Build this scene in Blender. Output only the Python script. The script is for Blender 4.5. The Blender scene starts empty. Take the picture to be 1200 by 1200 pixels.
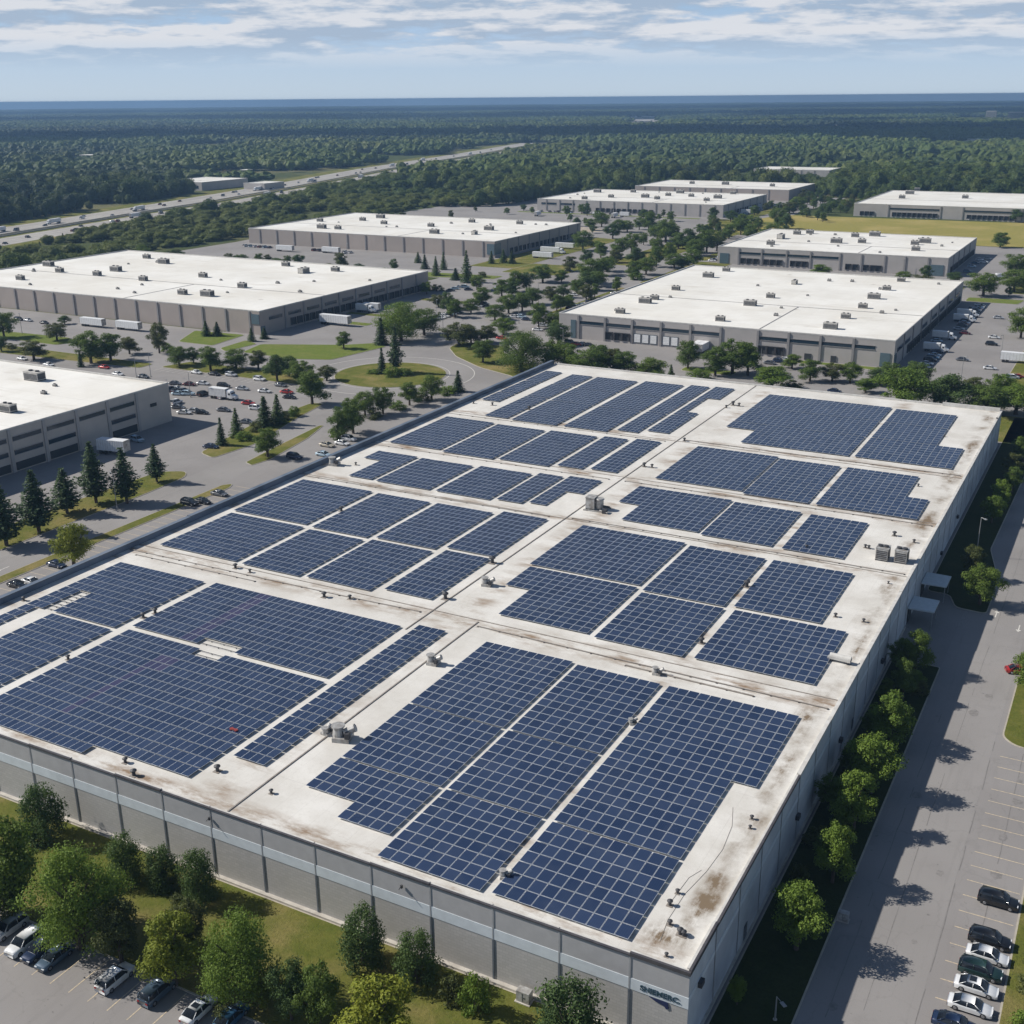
import bpy, math, random
from mathutils import Vector, Matrix, noise
random.seed(7)
sc = bpy.context.scene
COL = sc.collection
R = math.radians
ORD = ['first','second','third','fourth','fifth','sixth','seventh','eighth','ninth','tenth','eleventh','twelfth','thirteenth',
       'fourteenth','fifteenth','sixteenth','seventeenth','eighteenth','nineteenth','twentieth','twenty-first','twenty-second','twenty-third','twenty-fourth','twenty-fifth','twenty-sixth','twenty-seventh','twenty-eighth','twenty-ninth','thirtieth']

# ------------------------------------------------------------------ camera
CAM = Vector((30.43, -93.5, 95.2))
YAW, PITCH, ROLL, FPX = -0.496777, 0.341464, -0.008853, 1366.1
fw = Vector((math.sin(YAW)*math.cos(PITCH), math.cos(YAW)*math.cos(PITCH), -math.sin(PITCH)))
rt = Vector((math.cos(YAW), -math.sin(YAW), 0)); up = rt.cross(fw)
r2 = rt*math.cos(ROLL)+up*math.sin(ROLL); u2 = -rt*math.sin(ROLL)+up*math.cos(ROLL)
cam = bpy.data.cameras.new('camera'); co = bpy.data.objects.new('camera', cam); COL.objects.link(co)
cam.sensor_width = 36; cam.lens = 36*FPX/1200; cam.clip_start = 1; cam.clip_end = 90000
co.matrix_world = Matrix(((r2.x,u2.x,-fw.x,CAM.x),(r2.y,u2.y,-fw.y,CAM.y),(r2.z,u2.z,-fw.z,CAM.z),(0,0,0,1)))
sc.camera = co
def G(px, py, z=0.0):           # where a sight line meets the level plane z (surveying the site from the photograph)
    d = fw + r2*((px-600)/FPX) - u2*((py-600)/FPX)
    return CAM + d*((z-CAM.z)/d.z)
def PY(P):
    d = P-CAM; return 600-FPX*d.dot(u2)/d.dot(fw)
def height_for(P, top):
    a = PY(P); b = PY(P+Vector((0,0,1)))
    h = (a-top)/(a-b)
    for _ in range(3):
        c = PY(P+Vector((0,0,h))); c2 = PY(P+Vector((0,0,h+1))); h += (c-top)/(c-c2)
    return h
def mpp(P): return (P-CAM).dot(fw)/FPX      # metres per photo pixel

# ------------------------------------------------------------------ materials
def nodes(name):
    m = bpy.data.materials.new(name); m.use_nodes = True
    nt = m.node_tree; b = nt.nodes['Principled BSDF']
    return m, nt, b
def setc(b, k, v):
    if k in b.inputs: b.inputs[k].default_value = v
def N(nt, t, **kw):
    n = nt.nodes.new(t)
    for k, v in kw.items():
        if k.startswith('i_'): n.inputs[int(k[2:])].default_value = v
        else: setattr(n, k, v)
    return n
def L(nt, a, b): nt.links.new(a, b)
def val(nt, x):
    if isinstance(x, (int, float)):
        n = nt.nodes.new('ShaderNodeValue'); n.outputs[0].default_value = x; return n.outputs[0]
    return x
def M_(nt, op, a, b=None, clamp=False):
    n = N(nt, 'ShaderNodeMath', operation=op, use_clamp=clamp)
    for i, v in enumerate((a, b)):
        if v is None: continue
        if isinstance(v, (int, float)): n.inputs[i].default_value = v
        else: L(nt, v, n.inputs[i])
    return n.outputs[0]
def pos(nt):
    g = N(nt, 'ShaderNodeNewGeometry'); return g.outputs['Position']
def nz(nt, vec, scale, detail=4, rough=.55, sx=None):
    if sx:
        mp = N(nt, 'ShaderNodeMapping'); mp.inputs['Scale'].default_value = sx; L(nt, vec, mp.inputs[0]); vec = mp.outputs[0]
    n = N(nt, 'ShaderNodeTexNoise'); L(nt, vec, n.inputs['Vector'])
    n.inputs['Scale'].default_value = scale; n.inputs['Detail'].default_value = detail; n.inputs['Roughness'].default_value = rough
    return n.outputs['Fac']
def ramp(nt, f, lo, hi, a=0., b=1.):
    n = N(nt, 'ShaderNodeMapRange'); n.clamp = True
    L(nt, f, n.inputs[0]); n.inputs[1].default_value = lo; n.inputs[2].default_value = hi
    n.inputs[3].default_value = a; n.inputs[4].default_value = b
    return n.outputs[0]
def mix(nt, f, a, b):
    n = N(nt, 'ShaderNodeMix', data_type='RGBA')
    if isinstance(f, (int, float)): n.inputs[0].default_value = f
    else: L(nt, f, n.inputs[0])
    for i, v in ((6, a), (7, b)):
        if isinstance(v, tuple): n.inputs[i].default_value = (*v[:3], 1)
        else: L(nt, v, n.inputs[i])
    return n.outputs[2]
def mat(name, c1, c2=None, scale=.5, rough=.8, lo=.35, hi=.65, metal=0, spec=.5, c3=None, s3=.05, obj_coords=False):
    m, nt, b = nodes(name)
    b.inputs['Roughness'].default_value = rough; b.inputs['Metallic'].default_value = metal
    setc(b, 'Specular IOR Level', spec)
    if c2 is None: c2 = tuple(x*.85 for x in c1)
    if obj_coords: p = N(nt, 'ShaderNodeTexCoord').outputs['Object']
    else: p = pos(nt)
    c = mix(nt, ramp(nt, nz(nt, p, scale, 5), lo, hi), c1, c2)
    if c3: c = mix(nt, ramp(nt, nz(nt, p, s3, 3), .42, .62), c, c3)
    L(nt, c, b.inputs['Base Color'])
    return m
def paint(name, c, rough=.35, metal=0, coat=0.):
    m, nt, b = nodes(name)
    p = N(nt, 'ShaderNodeTexCoord').outputs['Object']
    L(nt, mix(nt, ramp(nt, nz(nt, p, 1.3, 4), .35, .7), c, tuple(x*.86+.004 for x in c)), b.inputs['Base Color'])
    b.inputs['Roughness'].default_value = rough; b.inputs['Metallic'].default_value = metal; setc(b, 'Coat Weight', coat)
    return m
def asphalt_mat(name, c1, c2):
    m, nt, b = nodes(name); p = pos(nt)
    a = mix(nt, ramp(nt, nz(nt, p, .035, 3), .4, .62), c1, c2)
    # patches of resurfacing, long worn lanes, oil marks
    a = mix(nt, ramp(nt, nz(nt, p, .12, 6, .7), .56, .66, 0, .35), a, tuple(x*.72 for x in c1))
    st = nz(nt, p, .9, 4, .6, (1, .07, 1)); a = mix(nt, ramp(nt, st, .55, .75, 0, .3), a, tuple(x*.65 for x in c1))
    v = N(nt, 'ShaderNodeTexVoronoi', feature='DISTANCE_TO_EDGE'); v.inputs['Scale'].default_value = .09
    d = N(nt, 'ShaderNodeTexNoise'); d.inputs['Scale'].default_value = .6; L(nt, p, d.inputs['Vector'])
    vm = N(nt, 'ShaderNodeVectorMath', operation='MULTIPLY_ADD'); L(nt, d.outputs['Color'], vm.inputs[0]); vm.inputs[1].default_value = (3,3,0); L(nt, p, vm.inputs[2])
    L(nt, vm.outputs[0], v.inputs['Vector'])
    a = mix(nt, ramp(nt, v.outputs[0], 0, .010, .16, 0), a, tuple(x*.4 for x in c1))
    a = mix(nt, ramp(nt, nz(nt, p, 1.1, 2), .7, .76, 0, .6), a, tuple(x*.4 for x in c1))
    a = mix(nt, ramp(nt, nz(nt, p, 14, 2), .3, .7, 0, .15), a, tuple(x*.5 for x in c1))
    L(nt, a, b.inputs['Base Color']); b.inputs['Roughness'].default_value = .9; return m
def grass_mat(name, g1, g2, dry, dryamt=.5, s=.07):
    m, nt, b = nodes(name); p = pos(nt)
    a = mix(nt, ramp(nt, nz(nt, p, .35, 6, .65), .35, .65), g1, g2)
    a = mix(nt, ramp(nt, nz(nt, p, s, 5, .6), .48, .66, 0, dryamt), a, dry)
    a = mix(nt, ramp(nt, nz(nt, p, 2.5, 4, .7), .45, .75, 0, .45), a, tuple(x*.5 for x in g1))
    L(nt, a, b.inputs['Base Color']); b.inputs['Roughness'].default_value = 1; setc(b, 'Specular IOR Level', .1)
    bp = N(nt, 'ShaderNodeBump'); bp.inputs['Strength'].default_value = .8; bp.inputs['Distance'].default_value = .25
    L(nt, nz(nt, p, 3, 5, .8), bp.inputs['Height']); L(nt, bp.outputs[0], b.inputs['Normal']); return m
def leaf_mat(name, c1, c2, c3, inst=False):
    m, nt, b = nodes(name)
    g = N(nt, 'ShaderNodeNewGeometry'); oi = N(nt, 'ShaderNodeObjectInfo')
    a = mix(nt, g.outputs['Random Per Island'], c1, c2)
    a = mix(nt, ramp(nt, oi.outputs['Random'], 0, 1, 0, .65), a, c3)
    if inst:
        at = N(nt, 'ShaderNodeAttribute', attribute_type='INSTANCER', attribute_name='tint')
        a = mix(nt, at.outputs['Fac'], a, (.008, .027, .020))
        at2 = N(nt, 'ShaderNodeAttribute', attribute_type='INSTANCER', attribute_name='warm')
        a = mix(nt, at2.outputs['Fac'], a, (.15, .17, .035))
    L(nt, a, b.inputs['Base Color']); b.inputs['Roughness'].default_value = .65; setc(b, 'Specular IOR Level', .25)
    t = N(nt, 'ShaderNodeBsdfTranslucent'); L(nt, a, t.inputs[0])
    ms = N(nt, 'ShaderNodeMixShader'); ms.inputs[0].default_value = .33
    L(nt, b.outputs[0], ms.inputs[1]); L(nt, t.outputs[0], ms.inputs[2]); L(nt, ms.outputs[0], nt.nodes['Material Output'].inputs[0])
    return m
def main_roof_mat():
    m, nt, b = nodes('membrane roof, stained'); p = pos(nt)
    sp = N(nt, 'ShaderNodeSeparateXYZ'); L(nt, p, sp.inputs[0]); X, Y = sp.outputs[0], sp.outputs[1]
    a = mix(nt, ramp(nt, nz(nt, p, .12, 5, .6), .35, .65), (.69,.67,.63), (.56,.535,.49))
    a = mix(nt, ramp(nt, nz(nt, p, 1.7, 4, .7), .5, .8, 0, .35), a, (.45,.42,.37))
    seam = M_(nt, 'LESS_THAN', M_(nt, 'MODULO', M_(nt, 'ADD', X, 600.), 3.05), .07)
    a = mix(nt, M_(nt, 'MULTIPLY', seam, .28), a, (.42,.40,.37))
    seam = M_(nt, 'LESS_THAN', M_(nt, 'MODULO', M_(nt, 'ADD', Y, 600.), 24.4), .09)
    a = mix(nt, M_(nt, 'MULTIPLY', seam, .3), a, (.4,.38,.35))
    def near(c, x0, w): return ramp(nt, M_(nt, 'ABSOLUTE', M_(nt, 'SUBTRACT', c, x0)), 0, w, 1, 0)
    n1 = ramp(nt, nz(nt, p, .13, 6, .62), .47, .66)
    n2 = ramp(nt, nz(nt, p, .55, 6, .7, (1, .35, 1)), .40, .68)
    e = M_(nt, 'MULTIPLY', near(X, -2.6, 3.0), M_(nt, 'MULTIPLY', n1, M_(nt, 'ADD', M_(nt,'MULTIPLY', n2, .7), .3)))
    n4 = M_(nt, 'MULTIPLY', ramp(nt, nz(nt, p, .4, 6, .7), .34, .62), ramp(nt, nz(nt, p, 1.3, 6, .75, (1.2, .28, 1)), .36, .62, .25, 1)); sp_ = None
    for y0, w, x0, wx in ((11.,12.,-2.6,1.9),(4.,4.,-4.5,4.),(42.,8.,-2.4,1.7),(58.,7.,-3.2,2.6),(84.,9.,-1.8,1.3),(112.,9.,-2.4,2.2),(150.,7.,-2.8,2.8),(186.,8.,-3.2,3.),(212.,14.,-2.4,1.8),(245.,6.,-2.4,2.)):
        t = M_(nt, 'MULTIPLY', near(Y, y0, w), near(X, x0, wx)); sp_ = t if sp_ is None else M_(nt, 'MAXIMUM', sp_, t)
    e = M_(nt, 'ADD', e, M_(nt, 'MULTIPLY', M_(nt,'MULTIPLY', sp_, 1.1), n4))
    a = mix(nt, M_(nt, 'MULTIPLY', e, 1.5, True), a, (.19,.14,.09))
    n3 = ramp(nt, nz(nt, p, .22, 6, .68, (.5, 1.3, 1)), .47, .72)
    tot = None
    for y0, w in ((63.,4.5),(118.,3.6),(149.,3.8),(186.5,3.8),(1.5,2.5)):
        t = near(Y, y0, w); tot = t if tot is None else M_(nt, 'MAXIMUM', tot, t)
    for x0, w in ((-66.,4.5),(-26.,3.0),(-141.,3.0)):
        t = M_(nt, 'MULTIPLY', near(X, x0, w), .75); tot = M_(nt, 'MAXIMUM', tot, t)
    a = mix(nt, M_(nt, 'MULTIPLY', M_(nt, 'MULTIPLY', tot, n3), 1.6, True), a, (.25,.175,.115))
    L(nt, a, b.inputs['Base Color']); b.inputs['Roughness'].default_value = .7; setc(b,'Specular IOR Level',.3)
    return m
def far_roof_mat():
    m, nt, b = nodes('pale membrane roof'); p = pos(nt)
    a = mix(nt, ramp(nt, nz(nt, p, .05, 5, .6), .35, .65), (.80,.785,.74), (.70,.68,.63))
    a = mix(nt, ramp(nt, nz(nt, p, .12, 6, .7, (.35,1,1)), .56, .74, 0, .5), a, (.42,.37,.30))
    sp = N(nt, 'ShaderNodeSeparateXYZ'); L(nt, p, sp.inputs[0])
    for ax, per, w_, k in ((0, 6.1, .22, .16), (1, 30.5, .35, .28)):
        t = M_(nt, 'LESS_THAN', M_(nt, 'MODULO', M_(nt, 'ADD', sp.outputs[ax], 1200.), per), w_); a = mix(nt, M_(nt, 'MULTIPLY', t, k), a, (.40,.38,.35))
    a = mix(nt, ramp(nt, nz(nt, p, .02, 4, .6), .45, .62, 0, .35), a, (.62,.58,.50))
    vo = N(nt, 'ShaderNodeTexVoronoi', feature='F1'); vo.inputs['Scale'].default_value = .055; L(nt, p, vo.inputs['Vector'])
    a = mix(nt, ramp(nt, vo.outputs['Distance'], .03, .09, .5, 0), a, (.30,.26,.21))
    L(nt, a, b.inputs['Base Color']); b.inputs['Roughness'].default_value = .7; return m
def panel_mat(name, c1, c2):
    m, nt, b = nodes(name)
    oi = N(nt, 'ShaderNodeObjectInfo'); p = pos(nt)
    g = N(nt, 'ShaderNodeNewGeometry')
    rnd = M_(nt, 'FRACT', M_(nt, 'ADD', oi.outputs['Random'], g.outputs['Random Per Island']))
    a = mix(nt, rnd, c1, c2)
    sp = N(nt, 'ShaderNodeSeparateXYZ'); L(nt, p, sp.inputs[0])
    l1 = M_(nt, 'LESS_THAN', M_(nt, 'MODULO', M_(nt, 'ADD', sp.outputs[0], 500.), .26), .022)
    a = mix(nt, M_(nt, 'MULTIPLY', l1, .4), a, (.06,.09,.17))
    a = mix(nt, ramp(nt, nz(nt, p, .25, 5, .7), .5, .8, 0, .22), a, (.10,.115,.15))
    L(nt, a, b.inputs['Base Color']); b.inputs['Roughness'].default_value = .27; setc(b,'Specular IOR Level',.85)
    return m
def block_mat(name, c1, c2):
    m, nt, b = nodes(name); p = pos(nt)
    br = N(nt, 'ShaderNodeTexBrick'); mp = N(nt, 'ShaderNodeMapping'); mp.inputs['Rotation'].default_value = (R(90),0,0)
    L(nt, p, mp.inputs[0]); L(nt, mp.outputs[0], br.inputs['Vector'])
    br.inputs['Scale'].default_value = 1.; br.inputs['Brick Width'].default_value = .8; br.inputs['Row Height'].default_value = .4
    br.inputs['Color1'].default_value = (*c1,1); br.inputs['Color2'].default_value = (*c2,1); br.inputs['Mortar'].default_value = (*[x*.8 for x in c1],1)
    br.inputs['Mortar Size'].default_value = .03
    a = mix(nt, ramp(nt, nz(nt, p, .25, 5, .6, (1,1,.4)), .4, .75, 0, .35), br.outputs['Color'], tuple(x*.72 for x in c1))
    L(nt, a, b.inputs['Base Color']); b.inputs['Roughness'].default_value = .9; return m
MT = {}
MT['roof'] = main_roof_mat(); MT['roof2'] = far_roof_mat()
MT['asphalt'] = asphalt_mat('weathered asphalt', (.262,.247,.238), (.222,.208,.200))
MT['road'] = asphalt_mat('road asphalt', (.275,.26,.25), (.235,.222,.212))
MT['hwy'] = asphalt_mat('pale highway concrete', (.36,.34,.31), (.29,.27,.25))
MT['grass'] = grass_mat('mown grass', (.105,.125,.024), (.155,.155,.036), (.30,.23,.10), .75)
MT['grass2'] = grass_mat('bright lawn', (.12,.165,.03), (.155,.19,.04), (.22,.2,.08), .35)
MT['field'] = grass_mat('dry field', (.30,.26,.075), (.25,.23,.06), (.42,.33,.13), .7, .02)
MT['floor'] = grass_mat('woodland floor', (.045,.065,.02), (.08,.095,.03), (.22,.19,.10), .7, .005)
MT['shade'] = grass_mat('dark ground cover', (.030,.045,.014), (.042,.055,.018), (.07,.07,.03), .3)  # lawn colour lowered to paint in the shade beside the side wall
MT['hdark2'] = mat('crack sealing', (.15,.14,.135), (.20,.19,.18), 1.2, .85)
MT['oil'] = mat('oil stain', (.17,.16,.152), (.24,.225,.215), 1.6, .8)
MT['gravel'] = mat('tan gravel', (.40,.34,.27), (.30,.26,.21), .1, .95)
MT['kerb'] = mat('kerb concrete', (.42,.38,.31), (.34,.31,.26), 1.2)
MT['line'] = mat('road paint', (.62,.50,.33), (.42,.36,.28), 3., lo=.4, hi=.6)
MT['wline'] = mat('white road paint', (.68,.66,.6), (.48,.46,.43), 3.)
MT['wall'] = block_mat('grey block wall', (.45,.435,.42), (.40,.39,.375))
MT['wallup'] = mat('grey precast wall', (.40,.395,.40), (.36,.355,.36), .6)
MT['band'] = mat('pale blue-grey wall band', (.60,.65,.69), (.53,.575,.61), .7)
MT['plinth'] = mat('pale concrete plinth', (.50,.47,.42), (.38,.35,.31), .8)
MT['sidewall'] = mat('painted side wall', (.56,.60,.64), (.48,.52,.56), .5, c3=(.42,.45,.49), s3=.12)
MT['joint'] = mat('dark joint', (.10,.12,.145), (.13,.145,.165), 1)
MT['jointl'] = mat('grey joint cover', (.34,.35,.37), (.29,.30,.31), 1)
MT['coping'] = mat('dark metal coping', (.055,.052,.06), (.085,.08,.085), 1., .5)
MT['parapet'] = mat('blue grey parapet', (.10,.135,.19), (.075,.10,.14), .4, .6, c3=(.14,.17,.22), s3=.15)
MT['lcoping'] = mat('pale coping', (.60,.59,.56), (.48,.46,.43), .8, .6)
MT['beige'] = mat('beige precast panel', (.40,.345,.31), (.36,.31,.28), .12, c3=(.33,.29,.265), s3=.02)
MT['greyw'] = mat('grey precast panel', (.42,.39,.375), (.37,.35,.335), .15)
MT['taupe'] = mat('taupe precast panel', (.52,.47,.42), (.46,.42,.38), .2)
MT['pil'] = mat('grey pilaster', (.27,.26,.26), (.23,.22,.22), .5)
MT['glass'] = paint('dark ribbon glass', (.02,.04,.06), .12)
MT['teal'] = paint('teal glazing', (.10,.15,.18), .25)
MT['white'] = paint('white vehicle body', (.78,.79,.8), .4)
MT['dock'] = paint('dark dock opening', (.03,.035,.04), .7)
MT['dockdoor'] = paint('pale dock door', (.5,.5,.49), .6)
MT['alu'] = paint('aluminium frame', (.66,.70,.76), .45, 0)
MT['panel'] = panel_mat('solar cell glass', (.012,.025,.066), (.027,.045,.098))
MT['pdark'] = paint('module back sheet', (.03,.035,.05), .7)
MT['pviolet'] = panel_mat('aged solar cell glass', (.030,.032,.085), (.055,.05,.11))
MT['red'] = paint('red tarpaulin', (.24,.03,.025), .8)
MT['galv'] = mat('galvanised housing', (.50,.50,.49), (.27,.25,.23), 1.3, .5, metal=.3, obj_coords=True)
MT['hvac'] = mat('weathered unit housing', (.55,.53,.49), (.38,.36,.33), 1.2, .6, obj_coords=True)
MT['hdark'] = paint('dark grille', (.05,.05,.055), .6)
MT['conduit'] = mat('rusty grey conduit', (.20,.17,.145), (.30,.27,.24), 1.5, .6)
MT['tyre'] = paint('tyre rubber', (.02,.02,.022), .85)
MT['rim'] = paint('wheel rim', (.4,.41,.43), .3, .8)
MT['cglass'] = paint('car glass', (.015,.02,.028), .08)
MT['hl'] = paint('headlight lens', (.7,.72,.75), .15)
MT['tl'] = paint('tail light lens', (.35,.01,.01), .2)
MT['metalpole'] = paint('pole metal', (.35,.36,.37), .5, .5)
MT['bark'] = mat('bark', (.10,.075,.055), (.06,.045,.035), 3, .95, obj_coords=True)
MT['sign'] = paint('sign lettering', (.03,.07,.10), .5)
MT['signb'] = paint('sign emblem blue', (.02,.03,.09), .5)
MT['canopy'] = paint('pale canopy sheet', (.55,.60,.62), .5)
LF = {
 'green': leaf_mat('leaves mid green', (.10,.155,.024), (.16,.22,.038), (.08,.13,.028)),
 'bright': leaf_mat('leaves bright green', (.125,.195,.026), (.185,.26,.04), (.10,.16,.026)),
 'yellow': leaf_mat('leaves yellow green', (.19,.22,.02), (.27,.29,.03), (.15,.19,.025)),
 'olive': leaf_mat('leaves olive', (.10,.12,.035), (.145,.155,.05), (.08,.10,.028)),
 'dark': leaf_mat('leaves dark green', (.070,.118,.032), (.118,.175,.048), (.058,.10,.032)),
 'pine': leaf_mat('needles', (.052,.090,.036), (.09,.135,.052), (.044,.08,.036)),
}
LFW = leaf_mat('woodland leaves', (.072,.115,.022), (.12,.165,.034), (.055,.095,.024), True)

CARC = {}
for n, c in {'white':(.78,.79,.80),'black':(.012,.013,.016),'navy':(.015,.03,.075),'silver':(.45,.47,.50),'grey':(.12,.13,.15),'dark green':(.015,.04,.038),
             'red':(.42,.025,.02),'blue':(.04,.12,.22),'light blue':(.42,.55,.65),'beige':(.5,.45,.36),'dark red':(.12,.015,.02),'slate blue':(.07,.11,.16)}.items():
    CARC[n] = paint('car paint '+n, c, .28, .15, .6)

# ------------------------------------------------------------------ mesh helpers
class MB:
    def __init__(s): s.v=[]; s.f=[]; s.m=[]; s.ms=[]
    def mi(s, m):
        if m not in s.ms: s.ms.append(m)
        return s.ms.index(m)
    def face(s, pts, m):
        k=len(s.v); s.v += [tuple(p) for p in pts]; s.f.append(tuple(range(k,k+len(pts)))); s.m.append(s.mi(m))
    def box(s, x0,y0,z0,x1,y1,z1, m, top=None):
        k=len(s.v); s.v += [(x0,y0,z0),(x1,y0,z0),(x1,y1,z0),(x0,y1,z0),(x0,y0,z1),(x1,y0,z1),(x1,y1,z1),(x0,y1,z1)]
        a=s.mi(m); t=s.mi(top) if top else a
        for f,mm in (((0,3,2,1),a),((4,5,6,7),t),((0,1,5,4),a),((1,2,6,5),a),((2,3,7,6),a),((3,0,4,7),a)):
            s.f.append(tuple(k+i for i in f)); s.m.append(mm)
    def prism(s, poly, z0, z1, m, side=None):
        n=len(poly); k=len(s.v)
        ar=sum(poly[i][0]*poly[(i+1)%n][1]-poly[(i+1)%n][0]*poly[i][1] for i in range(n))
        if ar<0: poly=poly[::-1]
        s.v += [(x,y,z0) for x,y in poly]+[(x,y,z1) for x,y in poly]
        s.f.append(tuple(range(k+n,k+2*n))); s.m.append(s.mi(m)); sd=s.mi(side or m)
        for i in range(n):
            j=(i+1)%n; s.f.append((k+i,k+j,k+n+j,k+n+i)); s.m.append(sd)
    def tube(s, a, b, ra, rb, m, n=6, cap=True):
        a=Vector(a); b=Vector(b); d=(b-a).normalized(); q=d.orthogonal().normalized(); w=d.cross(q); k=len(s.v)
        for p,r in ((a,ra),(b,rb)):
            for i in range(n):
                t=2*math.pi*i/n; s.v.append(tuple(p+q*(r*math.cos(t))+w*(r*math.sin(t))))
        mi=s.mi(m)
        for i in range(n):
            j=(i+1)%n; s.f.append((k+i,k+j,k+n+j,k+n+i)); s.m.append(mi)
        if cap:
            s.f.append(tuple(k+n+i for i in range(n))); s.m.append(mi); s.f.append(tuple(k+n-1-i for i in range(n))); s.m.append(mi)
    def mesh(s, name, smooth=False):
        me=bpy.data.meshes.new(name); me.from_pydata(s.v,[],s.f)
        for m in s.ms: me.materials.append(m)
        me.polygons.foreach_set('material_index', s.m)
        if smooth: me.polygons.foreach_set('use_smooth',[True]*len(s.f))
        me.update(); return me
    def obj(s, name, parent=None, smooth=False):
        o=bpy.data.objects.new(name, s.mesh(name, smooth)); COL.objects.link(o)
        if parent: o.parent=parent
        return o
def ob(name, me, parent=None):
    o=bpy.data.objects.new(name, me); COL.objects.link(o)
    if parent: o.parent=parent
    return o
def tag(o, label=None, cat=None, group=None, kind=None):
    for k,v in (('label',label),('category',cat),('group',group),('kind',kind)):
        if v: o[k]=v
    return o
def empty(name, loc=(0,0,0), rz=0):
    o=bpy.data.objects.new(name,None); COL.objects.link(o); o.location=loc; o.rotation_euler=(0,0,rz); o.empty_display_size=.5; return o
def copy_tree(src):
    r=src.copy(); COL.objects.link(r)
    for ch in src.children:
        c=ch.copy(); COL.objects.link(c); c.parent=r
        for g in ch.children:
            d=g.copy(); COL.objects.link(d); d.parent=c
    return r
USED=set()
class Proto:                        # first use moves the original, later uses copy the thing and each of its parts
    def __init__(s, make): s.make=make; s.src=None
    def get(s):
        if s.src is None: s.src=s.make(); return s.src
        return copy_tree(s.src)
def structure(name, b): o=b.obj(name); o['kind']='structure'; return o
def rect(x0,y0,x1,y1): return [(x0,y0),(x1,y0),(x1,y1),(x0,y1)]
def inset(poly, d):
    n=len(poly); ar=sum(poly[i][0]*poly[(i+1)%n][1]-poly[(i+1)%n][0]*poly[i][1] for i in range(n))
    if ar<0: poly=poly[::-1]
    out=[]
    for i in range(n):
        a=Vector(poly[i-1]); b=Vector(poly[i]); c=Vector(poly[(i+1)%n])
        d1=(b-a).normalized(); d2=(c-b).normalized(); n1=Vector((-d1.y,d1.x)); n2=Vector((-d2.y,d2.x)); h=(n1+n2)
        if h.length<1e-4: h=n1
        h.normalize(); out.append(tuple(b+h*(d/max(.4,h.dot(n1)))))
    return out
def roundpoly(poly, r=2., n=4):
    out=[]; m=len(poly)
    for i in range(m):
        a=Vector(poly[i-1]); b=Vector(poly[i]); c=Vector(poly[(i+1)%m])
        q=min(r,(a-b).length*.45,(c-b).length*.45); p0=b+(a-b).normalized()*q; p2=b+(c-b).normalized()*q
        for k in range(n+1):
            t=k/n; out.append(tuple(p0*(1-t)**2+b*2*t*(1-t)+p2*t*t))
    return out
def circle(cx,cy,r,n=40,ry=None): return [(cx+r*math.cos(2*math.pi*i/n), cy+(ry or r)*math.sin(2*math.pi*i/n)) for i in range(n)]
def lawn(poly, m='grass', rad=2., kerb=True, h=.13):
    p=roundpoly(poly, rad) if rad else poly
    if kerb:
        b=MB(); b.prism(p, -.05, h, MT['kerb']); structure('kerb', b)
        p=inset(p,.22); h+=.03
    b=MB(); b.prism(p, 0, h, MT[m]); structure('lawn', b)
def sheet(name, poly, z, m):
    b=MB(); n=len(poly); ar=sum(poly[i][0]*poly[(i+1)%n][1]-poly[(i+1)%n][0]*poly[i][1] for i in range(n))
    if ar<0: poly=poly[::-1]
    b.face([(x,y,z) for x,y in poly], MT[m]); return structure(name,b)

# ------------------------------------------------------------------ ground, roads
def drop(x,y):          # the fall of the land with the earth's curvature, beyond three kilometres
    return -max(0.,(x-CAM.x)**2+(y-CAM.y)**2-9e6)/(2*6371000)
b=MB(); RR=[3000,4200,5500,7000,9000,11500,14500,18000,22000,27000]
ring=lambda r:[(CAM.x+r*math.cos(2*math.pi*i/120),CAM.y+r*math.sin(2*math.pi*i/120),-max(0.,r*r-9e6)/(2*6371000)) for i in range(120)]
b.face(ring(RR[0]),MT['floor'])
for r0,r1 in zip(RR,RR[1:]):
    p,q=ring(r0),ring(r1)
    for i in range(120): j=(i+1)%120; b.face([p[i],q[i],q[j],p[j]],MT['floor'])
structure('ground', b)
sheet('parking_asphalt', [(-470,-70),(45,-70),(45,520),(30,745),(-240,745),(-240,1095),(-480,1130),(-500,1000),(-562,1000),(-562,690),(-545,560),(-545,470),(-320,470),(-320,292),(-470,292)], .02, 'asphalt')
sheet('road', rect(8.9,-70,20.5,290), .026, 'road')
sheet('road', [(-188,-60),(-175.4,-60),(-175.4,128),(-187,190),(-199,222),(-212,215),(-205,205),(-190,150),(-188,130)], .026, 'road')
sheet('road', rect(-175,294,40,304), .026, 'road')
sheet('road', circle(-208,254,31), .030, 'road')
sheet('road', rect(-470,240,-236,258), .026, 'road')
sheet('road', rect(-232,280,-219,860), .026, 'road')
lawn([(-170,-17.8),(.4,-17.8),(.4,-.6),(-143.6,-.6),(-143.6,-14),(-170,-14)], rad=.6)
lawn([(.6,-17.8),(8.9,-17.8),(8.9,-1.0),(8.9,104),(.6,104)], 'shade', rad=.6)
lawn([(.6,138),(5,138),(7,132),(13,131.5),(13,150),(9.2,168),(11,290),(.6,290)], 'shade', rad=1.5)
lawn([(28.4,-70),(60,-70),(60,84),(28.4,82)], rad=.5)
lawn([(21.3,84),(23.5,81.8),(60,81.8),(60,114),(24,114),(21.3,108)], rad=2.5)
lawn([(28.4,114.3),(60,114.3),(60,330),(28.4,330)], rad=.5)
lawn([(-175,-60),(-171.6,-60),(-171.6,125),(-173,128),(-175,126)], rad=1.)
lawn([(-179.5,143),(-183,144.5),(-185.5,162),(-188.3,185),(-187,186),(-182.5,172),(-178.5,150)], rad=.8)
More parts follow.
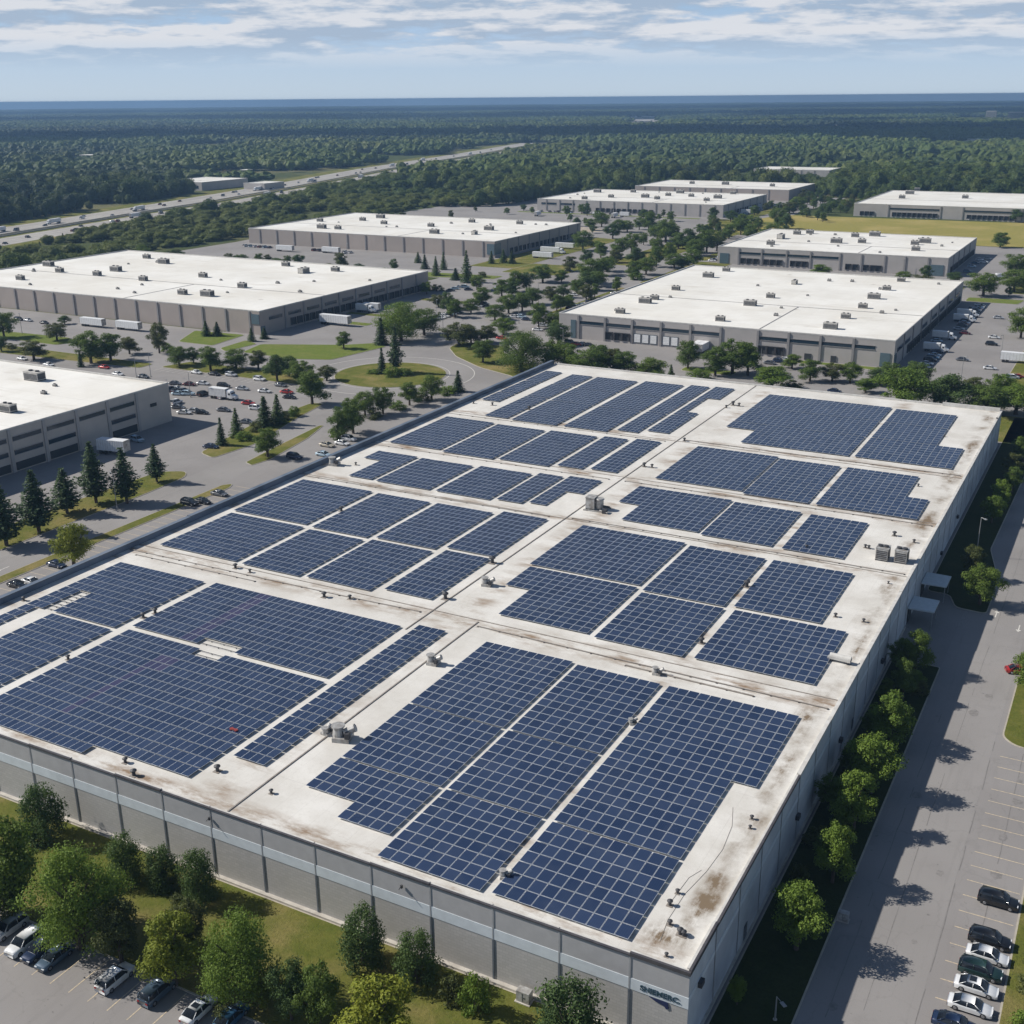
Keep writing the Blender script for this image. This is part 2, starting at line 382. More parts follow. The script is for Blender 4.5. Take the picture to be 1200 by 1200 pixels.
lawn([(-200,-60),(-188,-60),(-187.6,110),(-188.5,127),(-192,131),(-198.5,127),(-200,90)], rad=3)
lawn([(-201,146),(-194,143.5),(-192.5,160),(-200,190),(-203.5,208),(-208,207),(-207.5,175)], rad=2)
lawn([(-294,226),(-226,226),(-222,231),(-226,238.5),(-290,238.5)], rad=2)
lawn([(-334,288),(-323,266),(-304,266),(-307,290)], 'grass2', 2)
lawn([(-299,281),(-297.5,263),(-291,259),(-289.5,277)], 'grass2', 2)
lawn([(-288,277),(-284,261),(-258,259.5),(-243,265),(-238,296),(-246,300),(-256,291)], 'grass2', 2)
lawn([(-412,250),(-372,252),(-360,248),(-364,238.2),(-400,238.2)], 'grass2', 2)
lawn([(-383,229),(-300,229),(-300,221),(-383,216)], 'grass', 2)
lawn(circle(-208,254,20.5), 'grass', 0)
lawn([(-216,318),(-214,305),(-203,292),(-185,279),(-166,271),(-160,259),(27,259),(27,291),(-168,291),(-184,298),(-196,318)], rad=3)
lawn([(-116,307),(-96,307),(-96,314),(-116,314)], 'grass2', 2)
lawn([(-84,343),(-84,338),(-60,340),(-34,334),(-34,344)], 'grass2', 1)
lawn([(-52,318),(-36,317),(-30,327),(-48,332)], 'grass2', 2)
lawn([(-30,318),(-16,318),(-16,324),(-30,324)], 'grass2', 1)
lawn([(-8,318),(60,318),(60,520),(-7.5,520)], rad=2)
lawn([(-46,512),(-22,512),(-20,526),(-46,524)], 'grass2', 2)
lawn([(-206,512),(-52,512),(-52,560),(-206,584)], rad=2)
lawn([(-30,545),(60,545),(60,745),(-36,745)], rad=2)
lawn([(-300,505),(-262,505),(-262,545),(-300,545)], rad=2)
lawn([(-540,466),(-330,470),(-290,478),(-290,490),(-340,486),(-540,482)], 'grass2', 2)
sheet('field', [(-240,747),(80,747),(80,905),(-60,912),(-250,905),(-262,830)], .05, 'field')
# highway
near=[(-640,300),(-675,464),(-698,562),(-718,654),(-740,809),(-790,1005),(-890,1344),(-985,1759),(-1130,2316),(-1290,2800),(-1640,3700),(-2050,5000)]
far_=[(-748,300),(-784,500),(-804,600),(-828,700),(-855,809),(-906,1005),(-1006,1344),(-1104,1759),(-1252,2316),(-1415,2800),(-1775,3700),(-2200,5000)]
def lerp(a,b,t): return (a[0]*(1-t)+b[0]*t, a[1]*(1-t)+b[1]*t)
def strip(t0,t1): return [lerp(a,b_,t0) for a,b_ in zip(near,far_)]+[lerp(a,b_,t1) for a,b_ in zip(near,far_)][::-1]
def hstrip(name, t0, t1, z, m):
    b=MB()
    for i in range(8):
        q=[lerp(near[i],far_[i],t0),lerp(near[i+1],far_[i+1],t0),lerp(near[i+1],far_[i+1],t1),lerp(near[i],far_[i],t1)]
        b.face([(x,y,z) for x,y in q[::-1]], MT[m])
    structure(name,b)
hstrip('highway_verge', -.12, 1.14, .05, 'grass'); hstrip('highway', .04, .38, .10, 'hwy'); hstrip('highway', .54, .92, .10, 'hwy')
hstrip('highway_shoulder', .485, .52, .10, 'field')
for t in (.075,.155,.235,.34,.575,.655,.735,.88): hstrip('lane_line', t, t+.005, .115, 'wline')
def hw_x(y):
    if y>=2316: return 90000.,90000.
    for i in range(len(near)-1):
        if near[i][1]<=y<=near[i+1][1]:
            t=(y-near[i][1])/(near[i+1][1]-near[i][1]); a=lerp(near[i],near[i+1],t)[0]
        if far_[i][1]<=y<=far_[i+1][1]:
            t=(y-far_[i][1])/(far_[i+1][1]-far_[i][1]); c=lerp(far_[i],far_[i+1],t)[0]
    if y<near[0][1]: return near[0][0]+(near[0][1]-y)*.2, far_[0][0]+(far_[0][1]-y)*.2
    if y>=2316: return 90000.,90000.
    return a, c
def guard(t,nm,lab):
    b=MB()
    for i in range(len(near)-3):
        p=lerp(near[i],far_[i],t); q=lerp(near[i+1],far_[i+1],t)
        d=Vector((q[0]-p[0],q[1]-p[1])).normalized()*.25; nn=(-d.y,d.x)
        b.prism([(p[0]-nn[0],p[1]-nn[1]),(q[0]-nn[0],q[1]-nn[1]),(q[0]+nn[0],q[1]+nn[1]),(p[0]+nn[0],p[1]+nn[1])],.1,1.0,MT['plinth'])
    tag(b.obj(nm),lab,'barrier')
guard(.53,'concrete_barrier','long low concrete barrier along the far carriageway of the highway')
guard(.45,'concrete_barrier','long low concrete barrier along the near carriageway of the highway')

# parking lines
b=MB()
for i in range(-1,19):
    y=24+i*3.36
    if y<81: b.face([(21.8,y,.034),(28.1,y,.034),(28.1,y+.13,.034),(21.8,y+.13,.034)], MT['line'])
structure('parking_lines', b)
b=MB()
for i in range(0,42):
    x=-140+i*3.0
    b.face([(x,-24.1,.034),(x+.13,-24.1,.034),(x+.13,-18.0,.034),(x,-18.0,.034)], MT['line'])
structure('parking_lines', b)
b=MB()
for i in range(0,50):
    y=-20+i*3.0
    b.face([(-171.4,y,.034),(-165.8,y,.034),(-165.8,y+.13,.034),(-171.4,y+.13,.034)], MT['line'])
    b.face([(-148.5,y,.034),(-143.2,y,.034),(-143.2,y+.13,.034),(-148.5,y+.13,.034)], MT['line'])
for i in range(0,26):
    x=-292+i*3.0
    b.face([(x,220.4,.034),(x+.13,220.4,.034),(x+.13,225.8,.034),(x,225.8,.034)], MT['wline'])
for i in range(0,54):
    y=346+i*3.1
    b.face([(-40,y,.034),(-34,y,.034),(-34,y+.15,.034),(-40,y+.15,.034)], MT['wline'])
structure('parking_lines', b)
b=MB()
for r,w in ((21.6,.2),(30.6,.25)):
    c1=circle(-208,254,r,60); c2=circle(-208,254,r+w,60)
    for i in range(60):
        j=(i+1)%60; b.face([(*c1[i],.044),(*c2[i],.044),(*c2[j],.044),(*c1[j],.044)], MT['wline'])
structure('road_line', b)
b=MB(); rs=random.Random(4)
for (x0,y0,x1,y1) in [(15.4,-60,15.1,60),(15.1,60,15.6,240),(11.6,-60,11.8,90),(20.6,-60,20.6,82),(-181.8,-50,-181.8,128),(-230,40,-229,150),(-40,298.8,-170,299.2),(24.8,22,24.9,80)]:
    n=int(max(abs(x1-x0),abs(y1-y0))/3); pr=None
    for k in range(n+1):
        p=(x0+(x1-x0)*k/n+rs.uniform(-.07,.07),y0+(y1-y0)*k/n+rs.uniform(-.03,.03))
        if pr and rs.random()>.22:
            d=Vector((p[0]-pr[0],p[1]-pr[1])).normalized()*rs.uniform(.03,.06); b.face([(pr[0]+d.y,pr[1]-d.x,.0315),(p[0]+d.y,p[1]-d.x,.0315),(p[0]-d.y,p[1]+d.x,.0315),(pr[0]-d.y,pr[1]+d.x,.0315)],MT['hdark2'])
        pr=p
structure('crack_sealing', b)
b=MB()
for cx,cy,sg in ((14.6,132,1),(19.2,128,-1),(-186,60,1),(-178,60,-1)):
    b.face([(cx-.1,cy-1.2,.036),(cx+.1,cy-1.2,.036),(cx+.1,cy+1.2,.036),(cx-.1,cy+1.2,.036)],MT['wline'])
    b.face([(cx-.5,cy+sg*1.2,.036),(cx+.5,cy+sg*1.2,.036),(cx,cy+sg*2.2,.036)][::sg],MT['wline'])
structure('road_arrow', b)
b=MB()
for cx,cy,r in [(12.5,61,.7),(13.5,58,.4),(18,29,.35),(18.5,44,.5),(17.8,97,.6),(16.4,90,.8),(-184,95,.6),(19,8,.5),(12,14,.5),(-80,-31,.8),(-66,-35,.6),(-110,-30,.7),(25.4,66,.7),(25,47,.8),(24.8,56,.6),(25.6,30,.7),(25.2,72,.5)]:
    b.face([(x,y,.033) for x,y in [(cx+(r*(1+rs.uniform(-.3,.3)))*math.cos(t*.52),cy+1.3*(r*(1+rs.uniform(-.3,.3)))*math.sin(t*.52)) for t in range(12)]],MT['oil'])
structure('oil_stain', b)

# ------------------------------------------------------------------ main warehouse
H=10.2
W=tag(empty('solar_warehouse',(-71,0,0)),'huge grey warehouse in the foreground whose roof is covered with solar arrays','warehouse')
def wpart(b,name,kind=None):
    for i,v in enumerate(b.v): b.v[i]=(v[0]+71,v[1],v[2])
    o=b.obj(name,W)
    if kind: o['kind']=kind
    return o
joints=[-6.6-8.28*i for i in range(17)]
b=MB()
b.face([(-142.5,0,0),(0,0,0),(0,0,6.0),(-142.5,0,6.0)],MT['wall'])
b.face([(-142.5,0,6.0),(0,0,6.0),(0,0,H),(-142.5,0,H)],MT['wallup'])
b.face([(0,0,0),(0,254.5,0),(0,254.5,H),(0,0,H)],MT['sidewall'])
b.face([(0,254.5,0),(-142.5,254.5,0),(-142.5,254.5,H),(0,254.5,H)],MT['wallup'])
b.face([(-142.5,254.5,0),(-142.5,0,0),(-142.5,0,H),(-142.5,254.5,H)],MT['wallup'])
wpart(b,'wall')
b=MB(); b.face([(-142.45,.05,H+.01),(-.05,.05,H+.01),(-.05,254.45,H+.01),(-142.45,254.45,H+.01)],MT['roof']); wpart(b,'roof')
b=MB(); b.box(-142.55,-.05,5.85,.04,.0,7.3,MT['band']); b.box(0,.01,6.6,.045,254.4,7.3,MT['band']); wpart(b,'wall_band')
b=MB(); b.box(-142.6,-.55,0,.0,.0,.35,MT['plinth']); b.box(0,-.55,0,.30,118,.3,MT['plinth']); wpart(b,'plinth')
for x in joints:
    b=MB(); b.box(x-.11,-.09,.36,x+.11,-.051,5.84,MT['joint']); b.box(x-.08,-.075,5.84,x+.08,-.051,H,MT['jointl'])
    wpart(b,'joint_cover')
for k in range(30):
    y=8.4*(k+1)
    b=MB(); b.box(.046,y-.08,.31,.09,y+.08,H,MT['jointl']); wpart(b,'joint_cover')
lev=[0,.22,0,0,.0,.18,0,.0,.0,.0,.25,.0,.2,0,.2,.0,0,0,0]
xs=[0.12]+joints+[-142.6]
b=MB()
for i in range(len(xs)-1):
    z=.12+(.28 if i==0 else .0)+([0,0,0,0,.1,0,0,0,.0,.14,0,.12,0,0,.1,0,0,0][i])
    b.box(xs[i+1],-.14,H-.05,xs[i],.16,H+z,MT['coping'],MT['coping'])
    b.box(xs[i+1]+.002,.162,H+.012,xs[i]-.16,.42,H+z-.04,MT['lcoping'])
y0=.17; ys=[.17,8.6,41.8,58,110,150,205,254.6]; zs=[.55,.35,.42,.3,.38,.3,.34]
for i in range(7):
    b.box(-.16,ys[i],H-.06,.13,ys[i+1],H+zs[i],MT['coping'] if i<2 else MT['lcoping'],MT['coping'] if i<2 else MT['lcoping'])
    b.box(-.46,ys[i]+.26,H+.012,-.162,ys[i+1]-.002,H+zs[i]-.05,MT['lcoping'])
b.box(-141,254.2,H+.012,-.47,254.7,H+.5,MT['lcoping']); b.box(-16,253.7,H+.012,-.47,254.19,H+1.1,MT['lcoping'])
wpart(b,'coping')
b=MB()
for (a,c,z) in ((0.2,80,1.15),(80,170,1.25),(170,254.7,1.2)):
    b.box(-142.65,a,H-.1,-141.75,c-.02,H+z,MT['parapet']); b.box(-142.75,a+.02,H+z,-141.65,c-.04,H+z+.1,MT['coping'],MT['parapet'])
wpart(b,'parapet')
for x,a,c in ((-61.9,.5,64.3),(-71.4,56,254)):
    b=MB(); b.box(x-.11,a,H+.012,x+.11,c,H+.12,MT['conduit']); wpart(b,'expansion_joint')
for y in (64.9,118.2,150.4,184.9):
    b=MB(); b.box(-141.6,y-.09,H+.013,-.5,y+.09,H+.10,MT['conduit']); wpart(b,'expansion_joint')
# loading dock on the side wall
for y,z in ((122,3.6),(136,3.4)):
    b=MB(); b.box(.05,y-2,0,.12,y+2,3.0,MT['dock']); wpart(b,'dock_door')
    b=MB(); b.prism([(.13,y-3.2),(4.9,y-3.0),(4.9,y+3.0),(.13,y+3.2)],z,z+.25,MT['canopy'])
    for dy in (-2.8,2.8): b.tube((4.6,y+dy,0),(4.6,y+dy,z),.09,.09,MT['metalpole'])
    wpart(b,'dock_canopy')
for y,z in ((41.8,4.2),(178.6,3),(157.7,1.3),(3.2,6.9),(66,3.2),(96,3.0)):
    b=MB(); b.box(.046,y-.5,z-.35,.5,y+.5,z+.3,MT['hdark']); b.box(.2,y-.25,z-.5,.45,y+.25,z-.35,MT['galv']); wpart(b,'wall_lamp')
for y in (20,75,100):
    b=MB(); b.box(.046,y-.55,.1,.10,y+.55,2.3,MT['joint']); b.box(.10,y+.3,1.0,.16,y+.42,1.15,MT['galv']); wpart(b,'door')
for x in (-64.5,-35.2):
    b=MB(); b.box(x-.12,-.35,8.6,x+.12,-.13,9.0,MT['hdark']); b.tube((x,-.35,8.9),(x,-.8,8.75),.05,.05,MT['hdark']); wpart(b,'wall_lamp')
# sign
tc=bpy.data.curves.new('sign','FONT'); tc.body='SHIEMERC.'; tc.size=.92; tc.extrude=.03; tc.offset=.018
to=bpy.data.objects.new('tmp',tc); COL.objects.link(to); bpy.context.view_layer.update()
me=bpy.data.meshes.new_from_object(to.evaluated_get(bpy.context.evaluated_depsgraph_get())); bpy.data.objects.remove(to)
me.materials.clear(); me.materials.append(MT['sign']); so=ob('sign_lettering',me,W); so.location=(71-5.35,-.09,6.25); so.rotation_euler=(R(90),0,0)
wd=max(v.co.x for v in me.vertices); so.scale=(4.5/wd,1,1)
b=MB()
for q in (((-4.3,5.78),(-2.2,5.78),(-2.05,5.1),(-2.35,4.9),(-2.6,5.25),(-3.6,5.45)),):
    n=len(q); b.face([(x,-.09,z) for x,z in q[::-1]][::-1],MT['signb']); b.face([(x,-.03,z) for x,z in q][::-1],MT['signb'])
    for i in range(n):
        j=(i+1)%n; b.face([(q[i][0],-.09,q[i][1]),(q[i][0],-.03,q[i][1]),(q[j][0],-.03,q[j][1]),(q[j][0],-.09,q[j][1])],MT['signb'])
wpart(b,'sign_emblem')

# ------------------------------------------------------------------ solar arrays
ZP=H+.30
def panel_mesh(w,d,pm):
    b=MB(); up_=w<1.5; g=.042 if not up_ else .026; gy=.05 if not up_ else .075; f=.026 if not up_ else .020; t=.04
    x0,y0,x1,y1=g,gy,w-g,d-gy
    b.box(x0,y0,0,x1,y1,t,MT['alu'])
    b.face([(x0+f,y0+f,t+.003),(x1-f,y0+f,t+.003),(x1-f,y1-f,t+.003),(x0+f,y1-f,t+.003)],pm)
    b.face([(x0+f,y0+f,t+.001),(x0+f,y1-f,t+.001),(x1-f,y1-f,t+.001),(x1-f,y0+f,t+.001)],MT['pdark'])
    return b
rp=random.Random(3)
def solar(lab, x0,x1,y0,y1, cw, cd, notches=(), gaps=(), holes=(), aged=()):
    root=tag(empty('solar_array',(x0,y0,ZP)),lab,'solar array','solar arrays on the warehouse roof')
    if cw<1.5: x0+=.22; x1-=.30
    nx=max(1,round((x1-x0)/cw)); w=(x1-x0)/nx
    segs=[]; a=y0
    for g in sorted(gaps)+[y1]:
        e=g if g==y1 else g-.13
        segs.append((a,e)); a=g+.13
    cells=[]
    for (a,e) in segs:
        ny=max(1,round((e-a)/cd)); d=(e-a)/ny
        for j in range(ny):
            for i in range(nx):
                cx=x0+(i+.5)*w; cy=a+(j+.5)*d
                if any(nx0<cx<nx1 and ny0<cy<ny1 for nx0,nx1,ny0,ny1 in notches): continue
                if any(nx0<cx<nx1 and ny0<cy<ny1 for nx0,nx1,ny0,ny1 in holes): continue
                cells.append((x0+i*w,a+j*d,d,w))
    cells.sort(key=lambda c:(Vector((c[0],c[1],H))-CAM).length)
    me={}
    def pm(c):
        return MT['pviolet'] if any(q[0]<c[0]+w/2<q[1] and q[2]<c[1]+c[2]/2<q[3] for q in aged) else MT['panel']
    for c in cells[:100]:
        k=(round(c[2],3),pm(c).name)
        if k not in me: me[k]=panel_mesh(w,c[2],pm(c)).mesh('solar_panel')
        o=ob('solar_panel',me[k],root); o.location=(c[0]-x0,c[1]-y0,rp.uniform(0,.012)); o.rotation_euler=(rp.gauss(0,.007),rp.gauss(0,.007),0)
    if len(cells)>100:
        b=MB()
        for c in cells[100:]:
            p=panel_mesh(w,c[2],pm(c)); k=len(b.v)
            b.v+=[(v[0]+c[0]-x0,v[1]+c[1]-y0,v[2]) for v in p.v]; b.f+=[tuple(i+k for i in f) for f in p.f]; b.m+=[b.mi(p.ms[q]) for q in p.m]
        o=b.obj('solar_panel',root); o['kind']='stuff'
    b=MB(); ya=sorted(set((round(c[1],3),round(c[2],3)) for c in cells))
    for y,d in ya:
        r=[c for c in cells if round(c[1],3)==y]; xa=min(c[0] for c in r); xb=max(c[0]+c[3] for c in r)
        for fy in (.22,.78):
            b.box(xa-x0+.1,y+d*fy-y0-.03,-.10,xb-x0-.1,y+d*fy-y0+.03,-.012,MT['pdark'])
            x=xa+.4
            while x<xb: b.box(x-x0-.05,y+d*fy-y0-.05,-.29,x-x0+.05,y+d*fy-y0+.05,-.101,MT['pdark']); x+=cw*2
    b.obj('racking',root)
RW='solar array with darker square modules'
LW='solar array with narrow upright modules'
cr,dr,cl,dl=1.66,2.08,1.32,2.25
solar('solar array with a stepped lower left corner, nearest block right of the long roof joint',-56.6,-40.7,5.6,57.8,cr,dr,notches=((-57,-48,5,9.8),),gaps=(34.4,17.4))
solar('long solar array, middle one of the three nearest the front corner',-39.7,-25.6,1.4,57.2,cr,dr,gaps=(17.4,34.4))
solar('large solar array nearest the front right corner with a notch cut from its right side',-24.3,-4.2,1.7,57.2,cr,dr,notches=((-7.3,0,1,36.4),),gaps=(17.4,))
T={'u':'upper','l':'lower'}
solar('solar array left of the other two in the second row on the right, upper half',-66,-43.2,91.2,115.6,cr,dr)
solar('solar array with a stepped left side in the second row on the right, lower half',-65.3,-43.1,68.2,90.2,cr,dr,notches=((-66,-60,68,79.4),))
solar('solar array in the middle of the second row on the right, upper half',-41.9,-26.4,89.3,114.6,cr,dr)
solar('solar array in the middle of the second row on the right, lower half',-41.6,-26.0,67.4,88.4,cr,dr)
solar('solar array beside the bare right roof edge in the second row, upper half',-24.9,-9.6,90,114.6,cr,dr)
solar('wider solar array right beside the white duct near the right roof edge',-24.2,-4.8,67.7,88.7,cr,dr)
solar('solar array with a stepped left end beside the large silver roof unit',-65.4,-43.2,122.4,145.2,cr,dr,notches=((-66,-59.6,122,132.6),))
solar('solar array in the middle of the third row on the right half of the roof',-42.3,-27.4,121.4,144.2,cr,dr)
solar('small plain solar array left of the two box units near the right roof edge',-25.3,-13.2,121.2,143.8,cr,dr)
solar('solar array at the left of the fourth row on the right half',-64.5,-43.4,152.2,182.2,cr,dr)
solar('solar array in the middle of the fourth row on the right half of the roof',-42.7,-27.8,150.6,181,cr,dr)
solar('solar array with a small step at its right side in the fourth row',-26.2,-4.6,150.6,181.2,cr,dr,notches=((-9.6,0,165,182),))
solar('wide far solar array of three bands on the right half with stepped left end',-64.2,-28.3,190.5,244.2,cr,dr,notches=((-65,-55.8,190,202.5),),gaps=(210,227.6))
solar('far right solar array of three bands close to the far right roof corner',-26.9,-3.8,190.8,243.2,cr,dr,notches=((-10.6,0,209.6,245),),gaps=(210,227.6))
solar('solar array along the left parapet with a long narrow tongue running to the front',-137.4,-115.4,1.8,55.8,cl,dl,notches=((-134,-115,1,33),(-133.8,-129.9,30,42.2)))
solar('solar array at the left edge of the photo, between two pale roof paths',-130,-115.2,1.6,32.6,cl,dl)
solar('wide solar array of the left half, upper one of two, above the bare white patch',-113.6,-71.9,35.2,56.4,cl,dl,holes=((-97.5,-90.5,34.5,38.2),(-98.9,-97.6,34,38)),aged=((-103,-99.5,36,57),))
solar('widest solar array of the left half, lower one, with a red cover lying on it',-113,-71.2,1.6,34.0,cl,dl,notches=((-89,-70,1,3.4),),holes=((-97,-91.5,31.5,35),),aged=((-101.4,-98.9,8,30),(-98.8,-97.4,24.0,30.5)))
solar('narrow strip of a solar array just left of the long diagonal roof joint',-70.0,-64.1,10.8,58.2,cl*1.08,dl*.93)
solar('solar array beside the left parapet, second row, upper half',-138.2,-117.8,89.3,114,cl,dl)
solar('solar array beside the left parapet, second row, lower half',-137.5,-117.2,66.3,88,cl,dl)
solar('second solar array from the left parapet in the second row, upper half',-116.4,-101.9,88.7,113.6,cl,dl)
solar('second solar array from the left parapet in the second row, lower half',-115.8,-101.5,65.9,87.4,cl,dl)
solar('third solar array from the left parapet in the second row, upper half',-100.7,-86.0,89.6,113.8,cl,dl)
solar('third solar array from the left parapet in the second row, lower half',-100.6,-85.6,66.4,88.4,cl,dl)
solar('fourth solar array from the left parapet in the second row, upper half',-84.9,-73.7,91.4,115.6,cl,dl)
solar('fourth solar array from the left parapet in the second row, lower half',-84.1,-73.5,68.2,90.2,cl,dl)
solar('stepped solar array nearest the left parapet in the third row',-135.6,-123.3,121.2,141.8,cl,dl,notches=((-136,-130,121,135.2),))
solar('second solar array from the left parapet in the third row',-122.3,-107,120.8,141.4,cl,dl)
solar('third solar array from the left parapet in the third row',-105.8,-91.2,120.9,142.2,cl,dl)
solar('narrow fourth solar array from the left parapet in the third row',-90.4,-83.6,122,143.6,cl,dl)
solar('notched solar array just left of the large silver roof unit',-82.9,-74.2,123.3,144.8,cl,dl,notches=((-78.4,-74,123,133.8),))
solar('solar array nearest the left parapet in the fourth row',-137.8,-121.9,149.6,178.8,cl,dl)
solar('second solar array from the left parapet in the fourth row',-120.9,-105.8,148.4,178,cl,dl)
solar('third solar array from the left parapet in the fourth row',-104.9,-90.7,149.2,178.8,cl,dl)
solar('fourth and narrower solar array from the left parapet in the fourth row',-89.6,-82.4,151,180,cl,dl)
solar('fifth solar array from the left parapet in the fourth row, beside the ridge joint',-81.1,-73.8,152,181.6,cl,dl)
solar('narrow far solar array beside the left parapet, leftmost of the farthest row',-138.9,-132.6,200.2,243.4,cl,dl,gaps=(211,227.8))
solar('second solar array from the left in the farthest row, beside a wide pale path',-128.9,-121.2,184.4,242.4,cl,dl,gaps=(210,227.6))
solar('third and wide solar array from the left in the farthest row',-120,-105.6,183.8,242.4,cl,dl,gaps=(208.6,226))
solar('fourth solar array from the left in the farthest row',-104,-90.7,184.2,243.8,cl,dl,gaps=(208.6,226))
solar('fifth and narrow solar array from the left in the farthest row',-89.3,-82.8,187,245.2,cl,dl,gaps=(209,226.4))
solar('sixth and stepped solar array from the left in the farthest row',-81.8,-75.2,190,246.4,cl,dl,notches=((-79,-75,214,232),),gaps=(209,227))
_b=MB(); _b.prism([(-75.2,16.1),(-74.8,15.8),(-74.3,16.0),(-73.9,15.85),(-73.7,16.2),(-74.0,16.45),(-74.6,16.35),(-75.0,16.55)],ZP+.075,ZP+.22,MT['red']); tag(_b.obj('tarpaulin'),'crumpled red cover lying on the wide solar array at lower left','cover')

# ------------------------------------------------------------------ rooftop equipment
def mk_hvac(w,d,h,m='hvac'):
    def f():
        r=empty('rooftop_unit')
        b=MB(); b.box(-w/2,-d/2,.25,w/2,d/2,h,MT[m]); b.box(-w/2-.06,-d/2-.06,h,w/2+.06,d/2+.06,h+.08,MT[m]); b.obj('housing',r)
        b=MB()
        for i in range(5): b.box(-w/2+.15,-d/2-.05,.45+i*(h-.7)/5,w/2-.15,-d/2-.005,.45+i*(h-.7)/5+(h-.7)/9,MT['hdark'])
        b.box(w/2+.005,-d/2+.2,.5,w/2+.05,d/2-.2,h-.3,MT['hdark']); b.obj('grille',r)
        for s_ in (-1,1):
            b=MB(); b.tube((s_*w*.24,0,h+.08),(s_*w*.24,0,h+.38),min(w,d)*.2,min(w,d)*.2,MT['hdark'],12); b.obj('fan_cowl',r)
        b=MB(); b.box(-w/2,-d/2,0,w/2,-d/2+.15,.25,MT['hdark']); b.box(-w/2,d/2-.15,0,w/2,d/2,.25,MT['hdark']); b.obj('skid',r)
        return r
    return Proto(f)
HV=mk_hvac(3.6,2.2,1.9); HV2=mk_hvac(5.2,2.8,2.3); HVs=mk_hvac(2.0,1.5,1.1); HVg=mk_hvac(2.3,2.6,2.5,'galv')
def place(P,x,y,z,rz,lab,cat,group=None,s=1):
    o=P.get(); o.location=(x,y,z); o.rotation_euler=(0,0,rz); o.scale=(s,s,s); tag(o,lab,cat)
    if group: o['group']=group
    return o
def roofp(px,py): p=G(px,py,H); return p.x,p.y
for i,(px,py) in enumerate([(1034,655),(1056,658)]):
    x,y=roofp(px,py); place(HVg,x,y,H+.02,0,['left','right'][i]+' one of two grey box units near the right roof edge','rooftop unit','paired box units')
def mk_fan(big):
    def f():
        r=empty('exhaust_fan')
        b=MB(); b.box(-1,-1,0,1,1,.5,MT['galv']); b.obj('kerb_box',r)
        b=MB(); b.tube((-.5,0,.5),(-.5,0,1.6),.7,.55,MT['galv'],14); b.tube((-.5,0,1.6),(-.5,0,1.75),.8,.8,MT['galv'],14); b.obj('fan_drum',r)
        b=MB(); b.tube((.2,0,.9),(1.5,.2,1.5),.38,.5,MT['galv'],10); b.tube((.2,0,.5),(.2,0,1.1),.35,.35,MT['hdark'],10); b.obj('discharge_duct',r)
        b=MB(); b.box(.5,-.95,.5,1.05,-.3,1.2,MT['hdark']); b.obj('motor_box',r)
        return r
    return Proto(f)
FAN=mk_fan(0)
for px,py,s,rz,lab in [(571,686,1.1,.2,'silver exhaust fan on the bare roof right of the ridge joint'),(508,778,1.1,.1,'silver exhaust fan beside the narrow strip of panels'),
    (402,866,1.5,.3,'biggest silver exhaust fan near the front of the left roof half'),(383,860,.8,1.5,'small silver fan left of the biggest one near the front'),
    (392,545,1.4,.2,'silver exhaust fan close to the left parapet'),(592,1028,.7,.4,'small silver fan at the front end of the path between two arrays'),
    (770,790,.8,.1,'small grey fan on the cross pipes behind the nearest arrays'),(741,848,.6,.7,'small silver fan on the path beside the nearest right array')]:
    x,y=roofp(px,py); place(FAN,x,y,H+.02,rz,lab,'exhaust fan','exhaust fans on the solar roof',s*.82)
def mk_cluster():
    r=empty('air_handler')
    b=MB(); b.box(-2.6,-1.3,.4,-.4,1.2,3.1,MT['galv']); b.box(-2.7,-1.4,3.1,-.3,1.3,3.2,MT['galv']); b.obj('housing',r)
    b=MB(); b.tube((.6,0,.5),(.6,0,2.7),.95,.95,MT['galv'],16); b.tube((.6,0,2.7),(.6,0,2.95),1.15,1.0,MT['galv'],16); b.obj('fan_drum',r)
    b=MB(); b.tube((-.4,0,1.8),(.2,0,1.8),.5,.5,MT['galv'],10); b.tube((1.5,0,1.0),(3.2,-.3,1.0),.3,.3,MT['hdark'],8); b.tube((1.2,-1.8,.5),(3.4,-2.6,.35),.15,.15,MT['galv'],8); b.obj('duct',r)
    b=MB(); b.box(-3.0,-2.0,0,3.0,-1.7,.3,MT['galv']); b.box(-3,1.5,0,3,1.8,.3,MT['galv']); b.box(-2.8,-1.7,.1,-2.5,1.5,.3,MT['galv']); b.box(2.2,-1.7,.1,2.5,1.5,.3,MT['galv']); b.obj('support_frame',r)
    b=MB(); b.box(2.0,-2.6,.0,3.0,-1.2,.9,MT['hdark']); b.obj('motor_box',r)
    return r
x,y=roofp(700,597); place(Proto(mk_cluster),x,y,H+.02,.1,'largest silver air handler at the middle of the solar roof','air handler',None,.9)
def mk_duct():
    r=empty('roof_duct'); b=MB(); b.box(-2.9,-.9,.7,2.9,.9,1.5,MT['lcoping']); b.tube((-2.9,0,1.45),(2.9,0,1.45),.8,.8,MT['lcoping'],14); b.obj('duct_body',r)
    for s_ in (-2.2,2.2):
        b=MB(); b.box(s_-.2,-.9,0,s_+.2,.9,.7,MT['hdark']); b.obj('leg',r)
    b=MB(); b.box(-3.5,-.6,.1,-2.92,.6,1.1,MT['galv']); b.obj('end_box',r); return r
x,y=roofp(985,778); place(Proto(mk_duct),x-.2,y+.6,H+.02,-.05,'long white rounded duct near the right roof edge','duct',None,.58)
